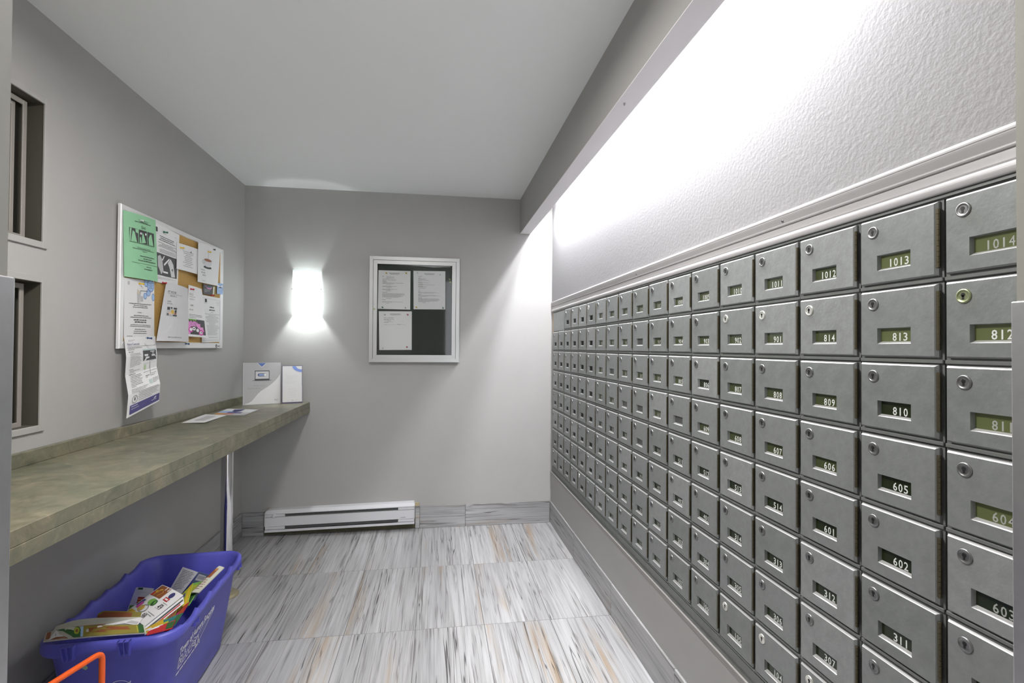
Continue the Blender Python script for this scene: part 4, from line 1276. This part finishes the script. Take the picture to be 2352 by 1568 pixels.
for x0, x1 in ((HX0 + .004, HX0 + .128), (HX1 - .112, HX1 - .004)):
    mb = MB(); hbox(mb, x0, x1, HY + .004, HY + .05, zb + .1002, zb + .1170)
    put('end_cap', mb, m_heat, heater)
    mb = MB(); hbox(mb, x0, x1, HY + .004, HY + .05, zb + .0175, zb + .0365)
    put('end_cap', mb, m_heat, heater)
mb = MB(); mb.lathe([(.0115, 0), (.0115, .010), (.009, .012)], (HX0 + .060, HY + .004, hz(HX0 + .06, zb + .108)), (0, -1, 0), 18)
put('knob', mb, m_heat, heater)
mb = MB(); hbox(mb, HX0 + .13, HX1 - .114, HY + .012, HY + .052, zb + .018, zb + .116)
el = put('heating_element', mb, m_heatd, heater)
mb = MB()
x = HX0 + .16
while x < HX1 - .13:
    hbox(mb, x, x + .010, HY + .0114, HY + .012, zb + .1085, zb + .1110)
    x += .026
put('louvre_slots', mb, m_ink, el)

# ================================================================== RECYCLING BIN
BX, BY_, RZ = -1.0090, 2.042, math.radians(2.6)
cr_, sr_ = math.cos(RZ), math.sin(RZ)


def bp(x, y, z):
    return Vector((BX + x * cr_ - y * sr_, BY_ + x * sr_ + y * cr_, z))


def rring(hx, hy, r, n=9, nl=16, ns=22):
    pts = []
    for q, (sx, sy) in enumerate(((1, -1), (1, 1), (-1, 1), (-1, -1))):
        cx, cy = sx * (hx - r), sy * (hy - r)
        a0 = -math.pi / 2 + q * math.pi / 2
        for k in range(n):
            a = a0 + math.pi / 2 * k / (n - 1)
            pts.append((cx + r * math.cos(a), cy + r * math.sin(a)))
        # straight towards the next corner
        nx_ = ((1, -1), (1, 1), (-1, 1), (-1, -1))[(q + 1) % 4]
        a1 = a0 + math.pi / 2
        p0 = pts[-1]
        p1 = (nx_[0] * (hx - r) + r * math.cos(a1), nx_[1] * (hy - r) + r * math.sin(a1))
        m_ = ns if q in (0, 2) else nl
        for k in range(1, m_):
            pts.append((p0[0] + (p1[0] - p0[0]) * k / m_, p0[1] + (p1[1] - p0[1]) * k / m_))
    return pts


def scallop(x, y):
    if abs(y) > .275:
        return 0.0
    ph = ((y + .275) / .11) % 1.0
    return -.015 * (0 if ph < .12 else (1 if ph < .80 else (1 - (ph - .8) / .2)))


binr = thing('recycling_bin', 'blue plastic recycling bin full of flyers under the counter', 'bin', (BX, BY_, 0))
mb = MB()
levels = [(.128, .262, .045, .002, 0), (.135, .270, .05, .012, 0), (.150, .286, .055, .12, 0), (.176, .315, .06, .322, 0), (.196, .338, .075, .334, 0), (.200, .342, .078, .345, 0), (.199, .341, .078, .364, .6), (.194, .336, .074, .371, 1), (.186, .328, .068, .371, 1), (.181, .322, .064, .360, .4), (.171, .310, .058, .322, 0), (.162, .299, .054, .250, 0), (.144, .280, .048, .10, 0), (.131, .265, .042, .008, 0)]
n = None
rings = []
for hx, hy, r, z, sc_ in levels:
    R_ = rring(hx, hy, r)
    rings.append([bp(x, y, z + sc_ * (scallop(x, y) if abs(x) > hx - .03 else 0)) for x, y in R_])
n = len(rings[0])
mb.add([p for rg in rings for p in rg], [(i * n + k, i * n + (k + 1) % n, (i + 1) * n + (k + 1) % n, (i + 1) * n + k) for i in range(len(rings) - 1) for k in range(n)], 0, True)
mb.add(rings[0], [tuple(range(n))]); mb.add(rings[-1], [tuple(range(n))])
shell = put('bin_shell', mb, m_bin, binr)
for cx in (-.088, .062):
    mb = MB()
    for k, (x0, x1) in enumerate(((cx - .017, cx - .0145), (cx - .00125, cx + .00125), (cx + .0145, cx + .017))):
        P = [(x0, -.3425, .374), (x1, -.3425, .374), (x1, -.3560, .374), (x0, -.3560, .374)]
        sgn = (1, 0, -1)[k] * .004
        Q = [(x0 + sgn, -.330, .326), (x1 + sgn, -.330, .326), (x1 + sgn, -.3480, .326), (x0 + sgn, -.3480, .326)]
        mb.add([bp(*p) for p in P + Q], [(0, 1, 2, 3), (7, 6, 5, 4), (0, 4, 5, 1), (1, 5, 6, 2), (2, 6, 7, 3), (3, 7, 4, 0)])
    mb.add([bp(*p) for p in ((cx - .017, -.342, .3715), (cx + .017, -.342, .3715), (cx + .017, -.356, .3715), (cx - .017, -.356, .3715), (cx - .017, -.342, .374), (cx + .017, -.342, .374), (cx + .017, -.356, .374), (cx - .017, -.356, .374))],
           [(0, 3, 2, 1), (4, 5, 6, 7), (0, 1, 5, 4), (1, 2, 6, 5), (2, 3, 7, 6), (3, 0, 4, 7)])
    put('clip_bracket', mb, m_bin, binr)
for cy in (-.175, .265):
    mb = MB()
    for y0, y1 in ((cy - .014, cy - .012), (cy + .012, cy + .014)):
        mb.add([bp(*p) for p in ((.176, y0, .318), (.199, y0, .318), (.199, y0, .338), (.176, y0, .338), (.176, y1, .318), (.199, y1, .318), (.199, y1, .338), (.176, y1, .338))],
               [(0, 3, 2, 1), (4, 5, 6, 7), (0, 1, 5, 4), (1, 2, 6, 5), (2, 3, 7, 6), (3, 0, 4, 7)])
    put('rib', mb, m_bin, binr)


def side(y, z, h=.0012):
    """point on the long right face of the bin: y along, z up"""
    t = (z - .12) / (.322 - .12)
    return bp(.150 + t * (.176 - .150) + h, y, z)


def stroke(mb, pts, w, F):
    for k in range(len(pts) - 1):
        a, b = Vector(pts[k]), Vector(pts[k + 1])
        d = (b - a)
        if d.length < 1e-6:
            continue
        d.normalize(); q = Vector((-d.y, d.x)) * w / 2
        a2, b2 = a - d * w * .3, b + d * w * .3
        mb.add([F(*(a2 - q)), F(*(b2 - q)), F(*(b2 + q)), F(*(a2 + q))], [(0, 1, 2, 3)])


mb = MB()
vs, fs, tw = text_geo('Town of Aurora Recycles', .03)
L0, L1, hcap = -.234, .060, .0235
k = (L1 - L0) / tw
mb.add([side(L0 + x * k, .2475 + .004 * (x * k) / .28 + y * hcap) for x, y in vs], fs)
art = [
    [(-.233, .205), (-.205, .204), (-.207, .240), (-.214, .236), (-.220, .241), (-.227, .235), (-.232, .240), (-.233, .205)],
    [(-.228, .210), (-.212, .226), (-.226, .230), (-.212, .214)],
    [(-.198, .206), (-.178, .206), (-.178, .228), (-.184, .234), (-.184, .242), (-.192, .242), (-.192, .234), (-.198, .228), (-.198, .206)], [(-.198, .214), (-.178, .222)],
    [(-.170, .208), (-.160, .206), (-.156, .216), (-.160, .226), (-.170, .225), (-.174, .216), (-.170, .208)], [(-.165, .226), (-.163, .233), (-.158, .236)],
    [(-.150, .207), (-.128, .207), (-.128, .236), (-.134, .243), (-.144, .243), (-.150, .236), (-.150, .207)], [(-.147, .222), (-.131, .230)],
    [(-.122, .215), (-.104, .209), (-.098, .234), (-.116, .240), (-.122, .215)], [(-.118, .222), (-.102, .217)], [(-.117, .229), (-.101, .224)],
    [(-.086 + .014 * math.cos(q * math.pi / 7), .214 + .019 * math.sin(q * math.pi / 7)) for q in range(15)],
    [(-.086 + .010 * math.cos(q * math.pi / 7), .214 + .014 * math.sin(q * math.pi / 7)) for q in range(15)],
    [(-.080, .231), (-.055, .243), (-.030, .250), (-.010, .253), (.010, .246), (.030, .252), (.048, .253), (.050, .247), (.030, .240), (.012, .233), (-.010, .224), (-.040, .212), (-.072, .200)],
    [(-.070, .210), (-.060, .192), (-.054, .190), (-.058, .205)],
]
for p in art:
    stroke(mb, p, .0031, side)
for kx in range(9):
    x = -.062 + kx * .009
    stroke(mb, [(x, .216 + kx * .0025), (x + .004, .236 + kx * .0016)], .0010, side)
rr = random.Random(5)
x = -.238
while x < -.075:
    wl = rr.uniform(.008, .026)
    stroke(mb, [(x, .188 + (x + .238) * .03), (x + wl, .188 + (x + wl + .238) * .03)], .0056, side)
    x += wl + .007
put('printed_lettering', mb, m_binw, binr)


def front(x, z, h=.0014):
    t = (z - .12) / (.322 - .12)
    return bp(x, -(.286 + t * (.315 - .286)) - h, z)


mb = MB()
for a0 in (90, 210, 330):
    pts = []
    for q in range(7):
        a = math.radians(a0 - 46 + q * 14)
        pts.append((.028 + .036 * math.cos(a), .192 + .036 * math.sin(a)))
    pts2 = [(.028 + (x - .028) * .62, .192 + (z - .192) * .62) for x, z in pts]
    ar = [(.028 + .044 * math.cos(math.radians(a0 - 44)), .192 + .044 * math.sin(math.radians(a0 - 44))), (.028 + .028 * math.cos(math.radians(a0 - 68)), .192 + .028 * math.sin(math.radians(a0 - 68))), (.028 + .015 * math.cos(math.radians(a0 - 44)), .192 + .015 * math.sin(math.radians(a0 - 44)))]
    stroke(mb, ar + pts2 + list(reversed(pts)) + [ar[0]], .0016, front)
put('printed_symbol', mb, m_binw, binr)
mb = MB()
tagp = [(-.078, .296), (-.066, .304), (-.0545, .281), (-.061, .275), (-.072, .283)]
mb.add([front(x, z, .0012) for x, z in tagp] + [front(x, z, .0004) for x, z in tagp], [(0, 1, 2, 3, 4), (9, 8, 7, 6, 5)] + [(i, (i + 1) % 5, 5 + (i + 1) % 5, 5 + i) for i in range(5)])
o = put('label_tag', mb, m_sticker, binr); o['label'] = 'small pale green tag'

# ---- flyers and junk mail in the bin
JG = 'flyers and junk mail in the blue bin'


def V(*p):
    return p


sheet('letter', Sheet([(-1.055, 2.323, .335), (-.973, 2.272, .330)], [(-1.118, 2.280, .200), (-1.067, 2.279, .204)]), m_paper, [('lines', .12, .92, .04, .60, 14, m_ink, .45, 'l')],
      'white letter with lines of text standing at the far end of the bin', 'letter', JG, thick=.002, nx=2, ny=2)
sheet('flyer', Sheet([(-.971, 2.274, .331), (-.915, 2.236, .331)], [(-1.056, 2.300, .208), (-.977, 2.255, .222)]), m_steelb, [('r', .15, .85, .06, .28, m_paper), ('r', .2, .8, .10, .22, m_inkl)],
      'slate blue flyer with a white panel beside the letter in the bin', 'flyer', JG, thick=.002, nx=2, ny=2)
sheet('flyer', Sheet([(-1.171, 2.204, .312), (-1.095, 2.178, .316)], [(-1.176, 2.120, .205), (-1.060, 2.095, .205)], .006), m_paper, [
    ('r', .20, .50, .01, .06, m_dkgr), ('lines', .2, .7, .10, .20, 2, m_inkl, .3, 'l'), ('r', .35, .75, .25, .44, m_red), ('lines', .38, .72, .28, .40, 2, m_yel, .6, 'l'), ('r', .06, .70, .47, .62, m_lgreen), ('r', .04, .60, .66, .82, m_lime), ('r', .04, .60, .83, .98, m_lgreen)],
      'white flyer with red, green and lime blocks at the left side of the bin', 'flyer', JG, thick=.002, lift=.0012)
sheet('flyer', Sheet([(-1.024, 2.099, .362), (-.903, 1.994, .366)], [(-1.088, 1.985, .322), (-.962, 1.862, .330)], .004), m_paper, [
    ('r', .04, .52, .02, .36, m_brown), ('r', .34, .50, .03, .12, m_paper), ('poly', [(.08, .20), (.24, .10), (.40, .18), (.34, .32), (.14, .34)], m_yel), ('r', .04, .14, .24, .36, m_red), ('ell', .74, .15, .08, .09, m_navy), ('r', .64, .82, .24, .34, m_red), ('r', .67, .79, .27, .31, m_paper),
    ('ell', .42, .50, .14, .10, m_lgreen), ('ell', .52, .50, .08, .09, m_dkgr), ('txt', '.49', .70, .58, .15, m_ink, 'l', .9), ('lines', .75, .98, .36, .46, 2, m_ink, .35, 'l'), ('r', .04, .16, .52, .74, m_purple), ('r', .10, .22, .60, .78, m_mag), ('ell', .32, .74, .10, .09, m_yel), ('ring', .42, .72, .14, .12, .8, m_inkg), ('txt', '.98', .58, .92, .14, m_ink, 'l', .9), ('lines', .66, .98, .70, .80, 2, m_ink, .35, 'l'), ('r', .05, .30, .86, .98, m_yel)],
      'white grocery flyer with a price and food pictures on top of the bin', 'flyer', JG, thick=.0025, lift=.0012)
sheet('flyer', Sheet([(-.960, 1.862, .327), (-.901, 1.991, .362)], [(-.953, 1.850, .307), (-.893, 1.980, .342)]), m_paper, [('r', .0, .98, .30, .55, m_charc), ('r', .3, .9, .62, .80, m_red)],
      'folded edge of a white flyer under the grocery flyer in the bin', 'flyer', JG, thick=.003, nx=2, ny=2)
sheet('flyer', Sheet([(-.868, 2.168, .380), (-.850, 2.172, .388), (-.832, 2.168, .387)], [(-.925, 2.075, .325), (-.905, 2.068, .336), (-.880, 2.062, .340)], .006), m_news, [('r', .25, .75, .10, .45, m_brown), ('lines', .2, .9, .5, .9, 5, m_brown, .4, 'l'), ('ell', .62, .14, .08, .05, mat('orange_ink', (.62, .28, .08), .6))],
      'rolled newsprint flyer with brown print at the far right of the bin', 'flyer', JG, thick=.004)
sheet('flyer', Sheet([(-.940, 2.160, .335), (-.893, 2.140, .352)], [(-.955, 2.020, .290), (-.895, 2.020, .315)]), m_lgreen, [('r', .1, .6, .1, .5, m_lime), ('r', .4, .95, .5, .9, m_dkgr), ('r', .7, .95, .1, .4, m_brown)],
      'green printed flyer under the rolled newsprint in the bin', 'flyer', JG, thick=.002, nx=3, ny=3)
sheet('flyer', Sheet([(-.975, 2.043, .300), (-.906, 2.075, .372)], [(-.955, 1.900, .285), (-.888, 1.990, .325)]), m_lime, [('r', .86, .97, .02, .98, m_yel), ('poly', [(.55, .20), (.75, .15), (.8, .35), (.65, .45)], m_purple), ('poly', [(.2, .5), (.6, .4), (.7, .9), (.3, .95)], m_brown), ('r', .05, .4, .1, .4, m_olive)],
      'lime yellow flyer standing at the right side of the bin', 'flyer', JG, thick=.002, nx=3, ny=3, lift=.0012)
sheet('flyer', Sheet([(-.912, 1.985, .318), (-.885, 2.000, .338)], [(-.900, 1.840, .300), (-.872, 1.890, .322)]), m_red, [('lines', .45, .9, .1, .6, 4, m_yel, .35, 'l'), ('r', .1, .35, .2, .8, m_mag)],
      'red flyer with yellow lettering at the right side of the bin', 'flyer', JG, thick=.002, nx=2, ny=2)
sheet('flyer', Sheet([(-.946, 1.925, .314), (-.906, 1.960, .332)], [(-.938, 1.845, .310), (-.884, 1.880, .330)]), m_olive, [('poly', [(.1, .2), (.6, .1), (.5, .9), (.15, .8)], m_lime), ('r', .62, .95, .1, .5, m_brown), ('r', .6, .9, .55, .95, m_dkgr)],
      'olive and brown flyer in the right middle of the bin', 'flyer', JG, thick=.002, nx=2, ny=2)
sheet('flyer', Sheet([(-.925, 1.880, .331), (-.872, 1.930, .334)], [(-.915, 1.815, .331), (-.858, 1.842, .336)]), m_teal, [('r', .75, .98, .05, .95, m_dkgr), ('r', .1, .5, .3, .7, m_lime)],
      'dark teal flyer against the right wall of the bin', 'flyer', JG, thick=.002, nx=2, ny=2)
sheet('flyer', Sheet([(-.945, 1.835, .335), (-.912, 1.880, .342)], [(-.918, 1.778, .350), (-.880, 1.812, .346)]), m_yel, [('r', 0, .35, .35, .65, m_paper), ('r', .35, 1, .6, .75, m_paper)],
      'yellow and white flyer wedged at the near right of the bin', 'flyer', JG, thick=.002, nx=2, ny=2)
sheet('flyer', Sheet([(-.912, 1.790, .352), (-.868, 1.868, .342)], [(-.902, 1.758, .354), (-.846, 1.800, .348)]), m_red, [('r', .7, .98, .1, .9, m_dkgr), ('r', .0, .4, .02, .2, m_paper)],
      'bright red flyer at the near right corner of the bin', 'flyer', JG, thick=.002, nx=2, ny=2)
sheet('flyer', Sheet([(-1.123, 1.900, .366), (-1.109, 1.902, .371), (-1.05, 1.900, .367), (-.990, 1.897, .361)], [(-1.130, 1.880, .335), (-1.085, 1.875, .342), (-1.04, 1.870, .338), (-.986, 1.872, .336)], .004), m_olive, [('r', .25, .85, .08, .75, m_brown), ('r', .0, .18, .55, .95, m_news), ('r', .02, .3, .2, .5, m_brown)],
      'olive flyer with brown meat picture in the middle of the bin', 'flyer', JG, thick=.003)
sheet('flyer', Sheet([(-1.184, 1.798, .382), (-1.147, 1.822, .382), (-1.089, 1.846, .373), (-.972, 1.857, .364)], [(-1.170, 1.758, .382), (-1.120, 1.775, .376), (-1.058, 1.792, .368), (-.964, 1.836, .358)], .004), m_news, [('r', .25, .72, .72, .95, m_brown), ('r', .3, .98, .30, .36, m_inkl)],
      'folded grey newsprint flyer across the near end of the bin', 'flyer', JG, thick=.004)
sheet('flyer', Sheet([(-1.187, 1.760, .383), (-1.128, 1.752, .395), (-1.054, 1.762, .390), (-.910, 1.762, .385)], [(-1.164, 1.716, .379), (-1.107, 1.716, .3785), (-1.03, 1.720, .3785), (-.884, 1.722, .380)], .004), m_news, [
    ('r', .03, .10, .10, .85, m_brown), ('poly', [(.08, .95), (.18, .08), (.34, .92)], m_paper), ('txt', '6', .165, .62, .34, m_ink, 'l', .8), ('poly', [(.10, .95), (.20, .75), (.33, .80), (.38, .98)], m_brown), ('poly', [(.18, .08), (.30, .30), (.40, .75), (.44, .98), (.56, .98), (.52, .6), (.40, .25), (.30, .10)], m_dkgr),
    ('ell', .475, .42, .040, .40, m_dkgr), ('ell', .47, .40, .032, .32, m_lime), ('ell', .47, .40, .015, .15, m_brown), ('r', .515, .545, .02, .98, m_lblue), ('r', .545, .955, .02, .98, m_olive), ('poly', [(.60, .25), (.75, .12), (.92, .06), (.90, .55), (.75, .72), (.62, .62)], m_brown), ('ell', .595, .45, .018, .15, m_paperg), ('r', .945, .95, .1, .9, m_lime), ('r', .955, .99, .02, .98, m_dkgr)],
      'folded flyer with avocado and meat pictures draped over the near rim of the bin', 'flyer', JG, thick=.003, nx=12, ny=4, lift=.0012)
sheet('flyer', Sheet([(-1.040, 1.754, .395), (-.958, 1.826, .378), (-.943, 1.818, .379)], [(-1.038, 1.750, .393), (-.975, 1.775, .388), (-.932, 1.764, .384)]), m_paper, [('r', .5, .95, .55, .9, m_inkl)],
      'thin white folded page over the newsprint near the front of the bin', 'flyer', JG, thick=.0025, nx=4, ny=2)

# ================================================================== ORANGE HOOP, CORNER GUARDS
C1, C2 = Vector((-.8765, 1.500, .4530)), Vector((-1.005, 1.075, .4530))
dd = (C2 - C1).normalized()


def bend(a, c, b, r=.022, n=7):
    a, c, b = Vector(a), Vector(c), Vector(b)
    p0 = c + (a - c).normalized() * r; p1 = c + (b - c).normalized() * r
    return [p0 * (1 - t) ** 2 + c * 2 * t * (1 - t) + p1 * t * t for t in [k / (n - 1) for k in range(n)]]


top1, top2 = C1, C2
f1, f2 = Vector((C1.x, C1.y, .008)), Vector((C2.x, C2.y, .008))
foot = Vector((-.14, .045, 0))
hoop = thing('tube_hoop', 'orange bent tube hoop standing in front of the blue bin', 'hoop', ((C1.x + C2.x) / 2, (C1.y + C2.y) / 2, 0))
mb = MB(); mb.tube([f1] + bend(f1, top1, top2) + bend(top1, top2, f2) + [f2], .0072, 12)
put('hoop_tube', mb, m_orange, hoop)
for f in (f1, f2):
    mb = MB(); mb.tube([f + foot, f - foot * .6], .0072, 10)
    put('foot', mb, m_orange, hoop)
GZ = 1.3275
for nm, sx, x, lab in (('corner_guard', 1, JX0, 'brushed steel corner guard on the left side of the doorway'), ('corner_guard', -1, JX1, 'brushed steel corner guard on the right side of the doorway')):
    mb = MB()
    t = .0034
    x0, x1 = sorted((x, x + sx * t))
    mb.bbox(x0, x1, JY0 - .02, YF + t, .012, GZ, .0012, 0, 2)
    xa, xb = sorted((x, x - sx * .05))
    mb.bbox(xa, xb, YF + .0002, YF + t, .012, GZ, .0012, 0, 2)
    put(nm, mb, m_steel, None, lab, 'corner guard', 'steel corner guards of the doorway')
